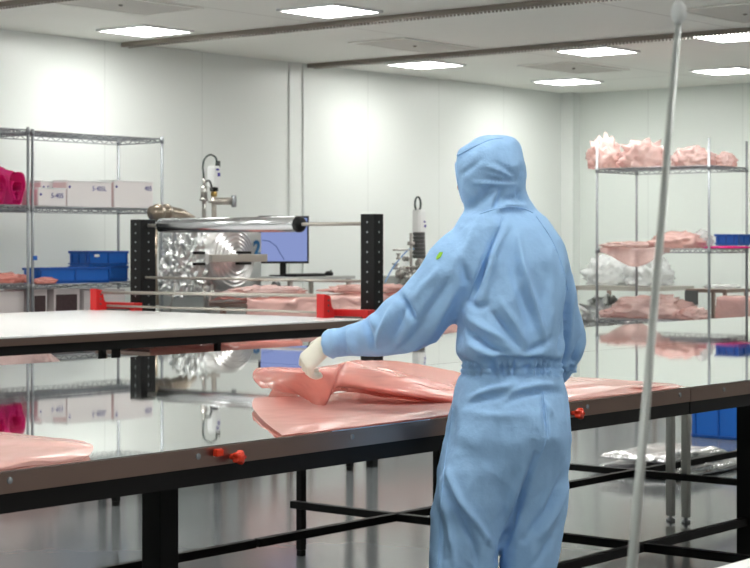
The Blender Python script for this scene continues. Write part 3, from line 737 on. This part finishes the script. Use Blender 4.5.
sc_ = mbx(MB(), -hw+.018, hw-.018, vb+.022, vt-.018, .0005, .003).build('screen', M['screen'], t); sc_['label'] = 'pale blue screen'
mb = MB(); mb.tube([mc+rr*u+Vector((0, 0, vb+v))+nn*.006 for u, v in ((-.22, .23), (-.15, .22), (-.08, .17), (-.04, .10), (0, .04))], .004, 6)
mb.build('screen_curve', M['screenline'], sc_)
mbx(MB(), -.03, .03, DZ-mc.z+.012, vb+.1, -.05, -.031).build('neck', M['black'], t)
mbx(MB(), -.12, .12, DZ-mc.z+.001, DZ-mc.z+.012, -.12, .06).build('stand_base', M['black'], t)
kc = ony(303, 272, 11.86)
t = empty('keyboard', (kc.x, kc.y, DZ), 'black keyboard on the desk in front of the monitor', 'keyboard')
MB().box(kc.x-.20, kc.x+.24, kc.y-.09, kc.y+.07, DZ+.001, DZ+.022, .005).build('case', M['black'], t)
mb = MB()
for i in range(14):
    for j in range(4): mb.box(kc.x-.19+i*.03, kc.x-.165+i*.03, kc.y-.08+j*.035, kc.y-.052+j*.035, DZ+.0225, DZ+.03)
tag(mb.build('keys', M['greyd'], t), kind='stuff')
pm = ony(329, 270, 11.95); t = empty('computer_mouse', (pm.x, pm.y, DZ), 'black computer mouse at the right end of the desk', 'mouse')
mb = MB(); mb.ball((pm.x, pm.y, DZ+.018), .05, (1.1, .75, .62)); mb.build('shell', M['black'], t, True)
MB().lathe(((.001, -.004), (.012, -.004), (.012, .004), (.001, .004)), (pm.x+.03, pm.y, DZ+.047), 'y', 12).build('wheel', M['greyd'], t, True)
# dark valve stand beside the desk
pv = ony(276, 285, 11.6); t = empty('pump_fitting', (pv.x, 11.6, 0), 'dark pump fitting on a stand under the monitor', 'pump')
MB().tube([(pv.x, 11.62, 0), (pv.x, 11.62, 1.1)], .03).build('stand', M['steel'], t, True)
mb = MB()
for i, (dx, dz) in enumerate(((0, 0), (.09, .05), (-.08, .06), (.03, .12))): mb.lathe(((.01, -.035), (.035, -.035), (.035, -.015), (.02, -.01), (.02, .015), (.03, .02), (.03, .035), (.01, .035)), (pv.x+dx*.8, 11.62, 1.12+dz*.7), 'xyz'[i % 3], 16)
mb.build('fitting', M['greyd'], t, True)

# ------------------------------------------------------------------ under the right table: foil stack and crate
q = onz(672, 470, 0)
for i, (dx, dy, z, sx, sy_, sz, l) in enumerate(((0, 0, .002, 1.1, .7, .11, 'lowest folded silver foil packet on the floor under the table'),
        (-.1, .02, .105, .86, .56, .07, 'topmost folded silver foil packet on the floor under the table'), (.75, -.3, .002, .55, .5, .11, 'loose silver foil packet on the floor by the black leg'))):
    mb = MB(); P = []; nx, ny = 40, 30
    for s_ in (0, 1):
        P = []
        for a_ in range(nx):
            row = []
            for b_ in range(ny):
                u, v = a_/(nx-1)*2-1, b_/(ny-1)*2-1
                h = (1-abs(u)**10)*(1-abs(v)**10)*(.72+.28*noise.noise(Vector((u*1.6+i*3, v*1.2, 1)))+.12*(1-abs(noise.noise(Vector((u*3, v*3, i+4))))*2))
                n1 = fbm((u*2+i*5, v*2, 3), 1.5); zz = (z+.015+(sz-.015)*h*(.85+.2*n1)) if s_ else z+.012*(1-h)
                row.append((q.x+dx+u*sx/2*(1+.05*n1), q.y+dy+v*sy_/2*(1+.06*n1), zz))
            P.append(row)
        mb.grid(P)
    bmesh.ops.remove_doubles(mb.bm, verts=mb.bm.verts, dist=.004)
    tag(mb.build('foil_packet', M['foilwhite'], None, True), l, 'foil')
q = ony(692, 440, 7.5); crate(q.x, q.x+.8, 7.0, 7.5, .001, .36, 'large blue crate on the floor under the right table', plate=False)

# ------------------------------------------------------------------ white counter corner at lower right
q = onz(712, 568, .95)
t = empty('white_counter', (4.2, 1.4, 0), 'white counter corner at the bottom right of the picture', 'counter')
MB().box(q.x-.35, 5.6, 1.0, q.y, .91, .95, .006).build('worktop', M['white'], t)
for x in (q.x-.3, 5.5):
    for y in (1.06, q.y-.06): MB().box(x-.025, x+.025, y-.025, y+.025, 0, .9095).build('leg', M['bar'], t)

# ------------------------------------------------------------------ leaning pale rod near the camera
D = 2.2; a = at(679, 16, D); b = at(630, 590, D); d = (b-a); fl_ = a+d*(a.z-.02)/(a.z-b.z)
t = empty('leaning_rod', (fl_.x, fl_.y, 0), 'thin pale rod leaning upright in the foreground at right', 'rod')
MB().tube([a, a+(fl_-a)*.45, fl_], [.0042, .0066, .0092], 16).build('shaft', M['rod'], t, True)
MB().ball(a+Vector((0, 0, .004)), .0095, (1, 1, 1.5)).build('tip_knob', M['white'], t, True)
MB().lathe(((.01, 0), (.11, 0), (.11, .008), (.02, .02), (.008, .05)), (fl_.x, fl_.y, 0)).build('base_plate', M['rod'], t, True)

# ------------------------------------------------------------------ pink film on the front table
def filmnet(rows, n, m, name, mt, label, wob=.003, solid=.0012, parent=None, zmin=.0035):
    P = []
    for r in rows: P.append([tuple(onz(x, y, TZ+h)) for x, y, h in r])
    G = net(np.array(P), n, m); out = []
    for i in range(n):
        row = []
        for j in range(m):
            p = Vector(G[i][j]); p.z += wob*fbm((p.x*5, p.y*5, 1), 2.0, 3)
            p.z = max(p.z, TZ+zmin); p.y = max(p.y, FY+.004); row.append(p)
        out.append(row)
    o = MB().grid(out).build(name, mt, parent, True, solid=solid)
    return o if parent else tag(o, label, 'film')
def ed(x, k=0): return 471.5-.122*x-1-k
xs = (283, 330, 380, 425, 470, 520, 580, 635, 690)
flm = filmnet([[(x, ed(x), .004) for x in xs],
         [(272, 428, .006), (325, 424, .01), (378, 418, .012), (425, 413, .012), (470, 407, .01), (522, 402, .01), (582, 394, .016), (638, 389, .01), (684, 386.4, .004)],
         [(260, 417, .01), (318, 416, .012), (374, 411, .014), (422, 404, .016), (468, 399, .016), (522, 394, .012), (584, 389, .012), (638, 386.5, .018), (680, 385.5, .004)],
         [(252, 406, .014), (312, 406, .012), (370, 402, .012), (420, 395, .014), (466, 390, .02), (522, 387, .02), (584, 383, .024), (636, 384, .008), (675, 384.4, .004)],
         [(254, 398, .02), (305, 396, .012), (365, 390, .012), (416, 384, .012), (464, 379, .014), (522, 378, .012), (584, 377.5, .012), (634, 381, .01), (670, 383.4, .004)]],
        60, 200, 'film_sheet', M['pinkpale'], 'wide pink plastic film lying along the front table edge by the person', .0012)
flap = filmnet([[(262, 388, .030), (280, 391, .030), (302, 397, .022), (323, 407.5, .006), (338, 391, .03), (400, 399, .02), (470, 405, .012)],
         [(254, 380, .055), (276, 384, .06), (303, 388, .06), (327, 397, .04), (341, 386, .065), (400, 393, .055), (470, 400, .02)],
         [(253, 373, .08), (277, 375, .095), (305, 378, .10), (331, 382, .09), (345, 374, .10), (400, 384, .075), (470, 394, .03)],
         [(258, 368, .09), (281, 369, .115), (308, 371, .125), (334, 368, .13), (353, 363, .12), (403, 373, .09), (470, 387, .03)],
         [(266, 368.5, .06), (287, 368, .09), (311, 368.5, .12), (338, 364.5, .115), (366, 361, .10), (412, 367, .06), (470, 380, .02)],
         [(276, 373, .02), (295, 372, .04), (316, 370, .08), (345, 366, .07), (385, 361, .05), (425, 366, .03), (470, 375, .012)]],
        60, 140, 'folded_flap', M['pink'], None, .004, parent=flm)
flap['label'] = 'lifted salmon pink fold'
filmnet([[(-30, 474, .004), (0, 470.3, .004), (30, 466.6, .004), (60, 462.8, .004), (84, 459.8, .004)],
         [(-30, 462, .02), (0, 460, .02), (30, 458, .02), (62, 455, .018), (88, 456, .012)],
         [(-30, 449, .025), (0, 448, .024), (30, 447, .024), (62, 447.5, .022), (93, 450, .018)],
         [(-30, 438, .03), (0, 438, .03), (30, 439.5, .03), (62, 441.5, .03), (92, 445, .022)],
         [(-30, 430, .012), (0, 432, .012), (30, 435.5, .012), (60, 438.5, .012), (84, 442, .006)]],
        50, 90, 'film_sheet', M['pinkpale'], 'pale pink folded film at the left end of the front table', .0018)

# ------------------------------------------------------------------ the person
PD = 5.40; mpp = PD/F
person_base = at(505, HZ, PD); person_base.z = 0
def pt(x, y, dd=0): return at(x, y, PD) + FW*dd       # point by picture position at the person's distance, dd metres deeper
def ell(x, y, hw, dh, dd=0, n=32, p=2.3, ripple=0, rn=0):
    c = pt(x, y, dd); out = []
    for k in range(n):
        a = 2*math.pi*k/n; ca, sa = math.cos(a), math.sin(a)
        u = math.copysign(abs(ca)**(2/p), ca); v = math.copysign(abs(sa)**(2/p), sa); r = 1+ripple*math.sin(rn*a+1.3*math.sin(3*a))
        out.append(c+RT*(hw*mpp*u*r)+FW*(dh*v*r))
    return out
TORSO = [(207, 473, 530, .078, .02), (216, 463, 539, .10, .01), (226, 456, 549, .115, 0), (240, 452, 560, .128, 0), (260, 453, 567, .14, 0), (285, 456, 569.5, .145, 0), (310, 459, 567, .145, 0),
         (332, 458, 566, .145, 0), (346, 456, 565, .152, 0), (354, 457, 563.5, .15, 0), (359, 461, 561, .13, 0), (363, 465, 558, .112, 0), (373, 464, 561, .112, 0), (378, 460, 565, .124, 0), (386, 457.5, 567.5, .132, 0),
         (398, 454.5, 570, .14, 0), (415, 451, 571.5, .15, -.005), (435, 447.5, 572, .15, -.01), (458, 442, 570, .14, 0), (478, 438, 568, .125, .01), (492, 441, 565, .105, .01), (506, 455, 552, .08, .01), (520, 478, 530, .05, .01)]
LEGL = [(440, 486, 36, .115, -.02), (470, 474, 36, .115, -.02), (500, 470, 36, .11, -.02), (527, 467, 35.5, .105, -.01), (547, 465.5, 34.5, .102, -.005), (568, 463, 33, .10, 0), (640, 459, 28, .09, 0), (730, 456, 25, .085, 0), (768, 455, 24, .08, 0)]
LEGR = [(440, 535, 36, .115, .02), (470, 535, 33.5, .115, .02), (500, 533.5, 33.5, .11, .03), (527, 531, 32.5, .105, .04), (547, 530, 31, .103, .05), (568, 530.5, 28, .10, .06), (640, 528, 25, .09, .07), (730, 526, 23, .085, .08), (764, 526, 22, .08, .08)]
HOOD = [(134.2, 498, 504, .012), (136, 488, 510, .045), (139, 480, 515, .066), (143.5, 473, 519, .085), (149.5, 464.5, 521.5, .098), (155.5, 459.5, 523.5, .104), (165, 459, 526, .108), (175, 459.5, 527, .107), (182, 461, 526.5, .102),
        (190, 462, 526, .094), (198, 464.5, 528, .09), (207, 467, 532.5, .09), (217, 467, 537, .092)]
ARML = [(478, 255, .0, .10), (458, 268, .0, .10), (441, 290, .02, .098), (423, 311, .05, .096), (404, 324, .08, .088), (386, 335, .11, .074), (368, 340, .14, .064), (350, 343.5, .17, .054), (336, 345.5, .19, .047), (326.5, 347, .205, .0445)]
ARMR = [(536, 264, .0, .085), (549, 284, .03, .077), (558.5, 306, .06, .067), (565, 328, .09, .063), (570, 350, .13, .060), (565, 370, .19, .054), (554, 382, .28, .048), (541, 387, .38, .042), (533, 388, .43, .04)]
def body_parts(mb, q, hood=True, arms=True):
    """q scales girth: 1 for the coverall, less for the body inside it"""
    mb.rings([ell((l+r)/2, y, (r-l)/2*q, d*q, dd) for y, l, r, d, dd in TORSO])
    for L in (LEGL, LEGR): mb.rings([ell(x, y, hw*q*(.85 if q < 1 else 1), d*q, dd) for y, x, hw, d, dd in L])
    if hood: mb.rings([ell((l+r)/2, y, (r-l)/2*q, d*q, .01, p=2.15) for y, l, r, d in HOOD])
    for A in (ARML, ARMR):
        pts = cr([tuple(pt(x, y, dd))+(r*q,) for x, y, dd, r in A], 40)
        mb.tube([Vector(p[:3]) for p in pts], [p[3] for p in pts], 24)
    return mb
# facing
FACE = (RT*-.80+FW*.60).normalized(); HC = pt(486, 178, .008)
# the coverall, with its folds
me = remesh(body_parts(MB(), 1.0), .0072, 8)
nv = len(me.vertices); V = np.empty(nv*3); me.vertices.foreach_get('co', V); V = V.reshape(-1, 3)
N = np.empty(nv*3); me.vertex_normals.foreach_get('vector', N); N = N.reshape(-1, 3)
d = V-np.array(CAM); D3 = d@np.array(FW); PX = 375+F*(d@np.array(RT))/D3; PY = HZ-F*d[:, 2]/D3
back = np.clip(-(N@np.array(FW))*1.6+.45, 0, 1)
disp = np.zeros(nv)
FOLDS = [  # polyline in picture px on the near side, width px, height mm
    ([(500, 228), (491, 245), (480, 272), (470, 297)], 3.2, -11), ([(508, 222), (496, 246), (489, 275), (485, 298)], 4.0, 8), ([(484, 262), (476, 285), (468, 305)], 3, -7),
    ([(518, 236), (522, 262), (531, 294), (540, 326), (545, 344)], 3.2, 11), ([(510, 250), (517, 285), (528, 315), (532, 345)], 5, -7), ([(550, 245), (552, 280), (550, 320), (548, 350)], 6, 5),
    ([(569, 268), (568.5, 290), (567, 312), (564.5, 335), (560, 352)], 3, -16), ([(561, 262), (562, 290), (560, 320)], 3, 5),
    ([(466, 302), (478, 307), (488, 304)], 3, -8), ([(463, 326), (476, 336), (492, 349), (508, 353)], 3.2, -11), ([(470, 318), (488, 330), (505, 340)], 3.6, 8), ([(470, 345), (485, 352), (497, 358)], 3, 7),
    ([(490, 310), (505, 330), (520, 350)], 3.5, -7), ([(500, 300), (515, 322), (526, 343)], 3.5, 6), ([(526, 352), (540, 346), (552, 338)], 3.4, -8), ([(480, 357), (500, 359), (525, 361), (548, 359)], 2.2, -9),
    ([(472, 398), (490, 390), (515, 385)], 3.0, 8), ([(468, 404), (490, 397), (512, 393)], 3, -6), ([(508, 403), (522, 395), (545, 390), (562, 393)], 3.2, -8), ([(500, 397), (520, 389), (550, 384)], 2.5, 5),
    ([(541, 396), (544, 412), (547, 436)], 1.6, -6), ([(547, 404), (552, 415)], 3, 5), ([(465, 412), (500, 416), (530, 414)], 4, 3),
    ([(536, 455), (528, 480), (516, 512), (503, 545), (498, 560)], 3.2, -14), ([(524, 470), (512, 505), (500, 535)], 4, 6),
    ([(449, 470), (460, 500), (478, 525), (492, 545)], 3.2, 9), ([(446, 488), (462, 520), (474, 545), (480, 568)], 3.2, -8), ([(441, 480), (446, 510), (452, 545), (455, 570)], 3.2, 7), ([(436, 500), (440, 540), (442, 570)], 2.6, -6),
    ([(568, 470), (556, 495), (540, 520), (524, 540)], 3.6, -9), ([(567, 485), (556, 512), (540, 538)], 3.4, 8), ([(560, 525), (545, 548), (532, 568)], 3.2, -6), ([(550, 470), (546, 500), (541, 525)], 3, 4),
    # left sleeve
    ([(401, 296), (408, 308), (416, 322)], 3.2, -14), ([(396, 304), (388, 322), (376, 345)], 3.4, 10), ([(404, 306), (398, 325), (390, 345)], 3.2, -10), ([(364, 319), (368, 332), (374, 350)], 3.0, -12), ([(372, 315), (378, 330)], 3.2, 8),
    ([(352, 326), (350, 340), (356, 356)], 3.2, 9), ([(342, 330), (343, 345), (345, 360)], 2.6, -8), ([(333, 332), (334, 346), (333, 361)], 2.2, 5), ([(440, 268), (425, 285), (414, 298)], 4, 5), ([(448, 282), (432, 305), (412, 335)], 4, -7),
    ([(458, 288), (444, 312), (426, 340)], 4, 6), ([(462, 262), (468, 285), (464, 306)], 3.4, -8), ([(430, 318), (414, 336), (396, 352)], 3, -6), ([(384, 352), (400, 350), (420, 342)], 2.6, 6),
    # right sleeve
    ([(577, 300), (578, 325), (574, 345)], 3, -6), ([(582, 335), (576, 352), (569, 372)], 2.6, -7),
    # hood
    ([(518, 181), (505, 176), (488, 170)], 2.0, -5), ([(518, 182), (505, 181), (486, 179)], 2, -5), ([(517, 178), (506, 168), (494, 162)], 2.2, -5), ([(516, 180), (504, 173), (482, 165)], 1.6, 4), ([(516, 184), (500, 184), (476, 183)], 2, 5),
    ([(495, 186), (484, 196), (472, 208)], 4.2, -8), ([(503, 190), (498, 200), (494, 212)], 2.4, -6), ([(463, 175), (474, 166), (482, 158)], 2, -4), ([(456, 157), (468, 150), (478, 144)], 1.8, 4),
    ([(518, 189), (521, 196), (525, 203)], 1.8, -9), ([(492, 212), (508, 205), (524, 206)], 2.4, 7), ([(505, 199), (518, 196)], 2, -5), ([(520, 162), (522, 172), (520, 184)], 1.5, -5)]
for poly, wd, h in FOLDS:
    best = np.full(nv, 1e9)
    L = sum(math.dist(a, b) for a, b in zip(poly, poly[1:])); s0 = 0; tt = np.zeros(nv)
    for (xa, ya_), (xb, yb_) in zip(poly, poly[1:]):
        dx, dy = xb-xa, yb_-ya_; l2 = dx*dx+dy*dy
        q = np.clip(((PX-xa)*dx+(PY-ya_)*dy)/l2, 0, 1); dist = np.hypot(PX-xa-q*dx, PY-ya_-q*dy)
        up = dist < best; best = np.where(up, dist, best); tt = np.where(up, (s0+q*math.sqrt(l2))/L, tt); s0 += math.sqrt(l2)
    taper = np.clip(np.sin(np.pi*np.clip(tt*.92+.04, 0, 1)), 0, 1)**.6
    disp += h*.001*2.1*np.exp(-(best/wd)**2)*taper*back
# gathered waistband and general creases
wb = np.exp(-((PY-368.5)/7.5)**4)
ang = np.arctan2((V-np.array(pt(512, 368)))@np.array(FW), (V-np.array(pt(512, 368)))@np.array(RT))
torso_mask = (np.hypot((PX-512)/62, (PY-368)/14) < 1.05)
disp += wb*torso_mask*(.010*np.sin(ang*30+3*np.sin(ang*7))+.003*np.sin(PY*.9))
nz = np.array([noise.fractal(Vector((p[0]*5.5, p[1]*5.5, p[2]*3.2)), 1, 2, 4) for p in V])
nr = np.array([1-abs(noise.noise(Vector((p[0]*9, p[1]*9, p[2]*6+5))))*2 for p in V])
nf = np.array([1-abs(noise.noise(Vector((p[0]*17, p[1]*17, p[2]*11+2))))*2 for p in V])
disp += .010*nz+.007*(nr-.3)+.0028*(nf-.3)
V = V+N*disp[:, None]
me.vertices.foreach_set('co', (V-np.array(person_base)).ravel())
bm = bmesh.new(); bm.from_mesh(me)
kill = []
HCl = HC-person_base
for v in bm.verts:
    dv = v.co-HCl; dn = dv.normalized()
    x_, y_, _ = proj(v.co+person_base)
    if dn.dot(FACE) > .70 and 163 < y_ < 212 and dv.length < .16: kill.append(v)
    elif y_ > 1e4: pass
bmesh.ops.delete(bm, geom=kill, context='VERTS')
be = [e for e in bm.edges if e.is_boundary]; loops = []
left = set(be)
while left:
    e = left.pop(); lp = [e.verts[0], e.verts[1]]
    while True:
        nx = [q for q in lp[-1].link_edges if q in left]
        if not nx: break
        left.discard(nx[0]); lp.append(nx[0].other_vert(lp[-1]))
    loops.append(lp)
loops.sort(key=len); RIM = []
if loops:
    lp = loops[-1]
    if lp[0] is lp[-1]: lp = lp[:-1]
    for _ in range(40):
        q = [(lp[i-1].co+lp[(i+1) % len(lp)].co)/2 for i in range(len(lp))]
        for v, c in zip(lp, q): v.co = v.co.lerp(c, .6)
    RIM = [v.co.copy()+person_base for v in lp]
bm.to_mesh(me); bm.free(); me.update()
# body
def face_head(mb):
    q = bmesh.ops.create_uvsphere(mb.bm, u_segments=72, v_segments=48, radius=1)
    side = Vector((0, 0, 1)).cross(FACE).normalized()
    for v in q['verts']:
        f, s, z = v.co.x, v.co.y, v.co.z           # f forward
        R = [.086, .064, .104]
        a, b, c = f*R[0], s*R[1], z*R[2]
        if z < 0: b *= 1-.28*(-z)**1.3; a += .012*(-z) if f > 0 else .02*(-z)
        def bump(s0, z0, ws, wz, h):
            return h*math.exp(-((b-s0)/ws)**2-((c-z0)/wz)**2) if f > 0 else 0
        a += bump(0, -.022, .0105, .020, .026)+bump(0, -.036, .016, .009, .006)          # nose
        a += bump(.031, .008, .015, .011, -.011)+bump(-.031, .008, .015, .011, -.011)   # eye sockets
        a += bump(0, .026, .045, .009, .005)                                             # brow
        a += bump(0, -.059, .019, .0045, .006)+bump(0, -.070, .017, .005, .0065)+bump(0, -.0645, .02, .002, -.003)
        a += bump(0, -.097, .018, .014, .009)
        v.co = HC+FACE*(a-.010)+side*b+Vector((0, 0, c))
    return side
mb = body_parts(MB(), .70, hood=False)
mb.tube([pt(492, 222, .01), pt(490, 200, .012)], .045, 20)
bme = remesh(mb, .014, 4)
mb = MB(); mb.bm.from_mesh(bme); side = face_head(mb)
mb.tube([pt(493, 216, .01), pt(489, 190, .005)], .044, 24)
from mathutils.bvhtree import BVHTree
_bm = bmesh.new(); _bm.from_mesh(me); _t = BVHTree.FromBMesh(_bm); _bm.free()
for _ in range(2):
    for v in mb.bm.verts:
        if (v.co-HC).normalized().dot(FACE) > .62 and (v.co-HC).length < .16: continue
        loc, nrm, ix, dd = _t.find_nearest(v.co-person_base)
        if (v.co-person_base-loc).dot(nrm) > -.012: v.co = loc-nrm*.016+person_base
person = mb.build('person', M['skin'], None, True, loc=person_base)
tag(person, 'person in a light blue hooded coverall seen from behind, left arm reaching over the film', 'person')
cv = bpy.data.objects.new('coverall', me); me.materials.clear(); me.materials.append(M['coverall'])
me.polygons.foreach_set('use_smooth', [True]*len(me.polygons)); C.objects.link(cv); cv.parent = person
cv['label'] = 'light blue hooded coverall with gathered waist'
_fb = bmesh.new(); _fb.from_mesh(person.data); _ft = BVHTree.FromBMesh(_fb); _fb.free()
def onface(b, c, off=0):
    o_ = HC+FACE*.3+side*b+Vector((0, 0, c))-person_base
    l, n, i_, d_ = _ft.ray_cast(o_, -FACE)
    return (l if l is not None else o_-FACE*.23)+person_base+FACE*off
for s_ in (-1, 1):
    p0 = onface(.029*s_, .008, -.0065)
    eo = MB().ball(p0, .0112, u=20, v=14).build('eye', M['eye'], person, True)
    MB().ball(p0+FACE*.0078, .0048).build('iris', M['iris'], eo, True)
    for nm, lo, hi in (('upper_eyelid', .0022, 1), ('lower_eyelid', -1, -.0046)):
        m_ = MB().ball(p0, .0122, u=24, v=24)
        bmesh.ops.delete(m_.bm, geom=[v for v in m_.bm.verts if not (lo < v.co.z-p0.z < hi)], context='VERTS')
        m_.build(nm, M['skin'], person, True)
    MB().tube([onface(s_*u, .026+h, .001) for u, h in ((.014, 0), (.022, .003), (.031, .004), (.041, .001))], [.0018, .0028, .0026, .0012], 8).build('eyebrow', M['iris'], person, True)
MB().tube([onface(b, -.058-.0015*math.cos(b*60), .0) for b in np.linspace(-.021, .021, 11)], [.0012, .0025, .0036, .0042, .0044, .0038, .0044, .0042, .0036, .0025, .0012], 8).build('upper_lip', M['lip'], person, True)
MB().tube([onface(b, -.0655-.002*math.cos(b*70), .0) for b in np.linspace(-.017, .017, 9)], [.0012, .003, .0044, .0052, .0054, .0052, .0044, .003, .0012], 8).build('lower_lip', M['lip'], person, True)
if RIM: MB().tube(RIM+RIM[:2], .0045, 8).build('hood_rim', M['coverall'], cv, True)
# collar seam, hood seams and shoulder patch as sewn pieces
def on_back(x, y, off=.003):
    """nearest coverall surface point under a picture position"""
    r = ray(x, y).normalized(); o = CAM-person_base
    hit, loc, nrm, _ = cv_ray(o, r)
    return (loc+nrm*off+person_base) if hit else pt(x, y, -.1)
def cv_ray(o, r):
    l, n, i, dd = _t.ray_cast(o, r)
    return (l is not None), l, n, i
def seam(poly, name, r=.0022):
    pp = cr([p for p in poly], 40); MB().tube([on_back(x, y, .0005) for x, y in pp], r, 6).build(name, M['coverall'], cv, True)
seam([(480, 214), (492, 210), (508, 207), (522, 208), (533, 213)], 'collar_seam'); seam([(503, 216), (496, 232), (487, 252), (476, 278), (468, 300)], 'shoulder_seam')
seam([(536, 216), (552, 240), (563, 268), (568, 290)], 'shoulder_seam'); seam([(456.5, 156), (466, 151), (478, 145), (490, 140), (503, 138)], 'hood_seam', .0018)
seam([(543, 392), (546, 415), (546, 440), (538, 460)], 'seat_seam', .0016)
seam([(453, 408), (448, 440), (443, 480), (440, 520), (438, 566)], 'leg_seam', .0018)
p_ = [on_back(x, y, .002) for x, y in ((437, 257), (440, 252.5), (443, 252.5), (441, 257), (438, 259.5), (436.5, 259.5))]
mb = MB(); mb.bm.faces.new([mb.bm.verts.new(p) for p in p_]); o = mb.build('sleeve_patch', M['green'], cv, solid=.002); o['label'] = 'small green sleeve patch'
# gloves
def hand(name, wrist, dirv, up, sidev, curl, spread, gname, thumb_in=.6):
    """dirv: along the palm, up: back of the hand, sidev: towards the thumb"""
    mb = MB(); n = 20
    def P(a, b, c): return wrist+dirv*a+sidev*b+up*c
    rows = [(-.03, .034, .032), (-.015, .033, .030), (0, .031, .025), (.025, .037, .021), (.055, .043, .018), (.085, .043, .016), (.098, .038, .013)]
    R = []
    for a, w_, h_ in rows:
        R.append([P(a, w_*math.cos(2*math.pi*k/n), h_*math.sin(2*math.pi*k/n)) for k in range(n)])
    mb.rings(R)
    for k, (b, L) in enumerate(((.031, .074), (.011, .082), (-.010, .076), (-.030, .060))):
        ang_ = 0; p = P(.088, b, 0); pts = [P(.06, b*.9, 0), p]; rad = [.0125, .0118]
        sd = spread*(b/.03)
        for i, f in enumerate((.46, .31, .23)):
            ang_ += curl[k][i]
            dv = (dirv*math.cos(ang_)-up*math.sin(ang_)+sidev*sd*.5).normalized()
            for q in (.5, 1): pts.append(p+dv*L*f*q); rad.append((.0112, .0100, .0092)[i]-.0006*(q == 1))
            p = pts[-1]
        mb.tube(pts, rad, 12); mb.ball(p, rad[-1]*1.0, u=10, v=8)
    p = P(.02, .034, -.006); pts = [P(.005, .018, -.004), p]; rad = [.016, .0155]
    dv = (dirv*.72+sidev*.55-up*.35).normalized()
    for i, L in enumerate((.036, .032, .026)):
        for q in (.5, 1): pts.append(p+dv*L*q); rad.append((.0145, .0122, .011)[i])
        p = pts[-1]; dv = (dv-up*.35*thumb_in-sidev*.35*thumb_in+dirv*.2).normalized()
    mb.tube(pts, rad, 12); mb.ball(p, .0108, u=10, v=8)
    me_ = remesh(mb, .0028, 4); mb = MB(); mb.bm.from_mesh(me_)
    return mb.build(gname, M['glove'], person, True)
wl = pt(325, 347.5, .205)
dl = (RT*-.68+Vector((0, 0, -.62))+FW*.1).normalized()
ul = (Vector((0, 0, 1))*.6+RT*-.5+FW*-.7); ul = (ul-dl*ul.dot(dl)).normalized(); sl = dl.cross(ul)
if sl.dot(FW) < 0: sl = -sl
hand('g', wl-dl*.004, dl, ul, sl, [(.8, .95, .6), (.85, .95, .6), (.9, .9, .6), (.95, .9, .6)], .2, 'glove', 1.0)['label'] = 'cream left glove gripping the film'
wr = pt(533, 387, .43); dr_ = (RT*-.5+FW*.8+Vector((0, 0, -.25))).normalized(); ur = Vector((0, 0, 1)); ur = (ur-dr_*ur.dot(dr_)).normalized(); sr = ur.cross(dr_)
if sr.dot(RT) > 0: sr = -sr
hand('g', wr+dr_*.012, dr_, ur, sr, [(.25, .3, .2)]*4, .2, 'glove', .5)
# boots
for (y, x, hw, d_, dd) in (LEGL[-1], LEGR[-1]):
    c = pt(x, y, dd); f = (FW*.9-RT*.44).normalized(); s2 = Vector((0, 0, 1)).cross(f); R = []
    for a_, w_, h_ in ((-.09, .02, .05), (-.085, .04, .09), (-.03, .046, .13), (.03, .046, .11), (.09, .05, .075), (.15, .046, .055), (.185, .03, .04), (.19, .01, .025)):
        R.append([Vector((c.x, c.y, 0))+f*a_+s2*(w_*math.cos(2*math.pi*k/20))+Vector((0, 0, max(.001, h_/2+h_/2*math.sin(2*math.pi*k/20)*1.0))) for k in range(20)])
    MB().rings(R).build('boot', M['boot'], person, True)

# ------------------------------------------------------------------ convert the layout units to metres (uniform, about the floor origin)
K = .88
done = set()
for o in bpy.data.objects:
    o.location = o.location*K
    if o.type == 'MESH' and o.data.name not in done:
        done.add(o.data.name); o.data.transform(Matrix.Scale(K, 4))
cam.dof.focus_distance *= K
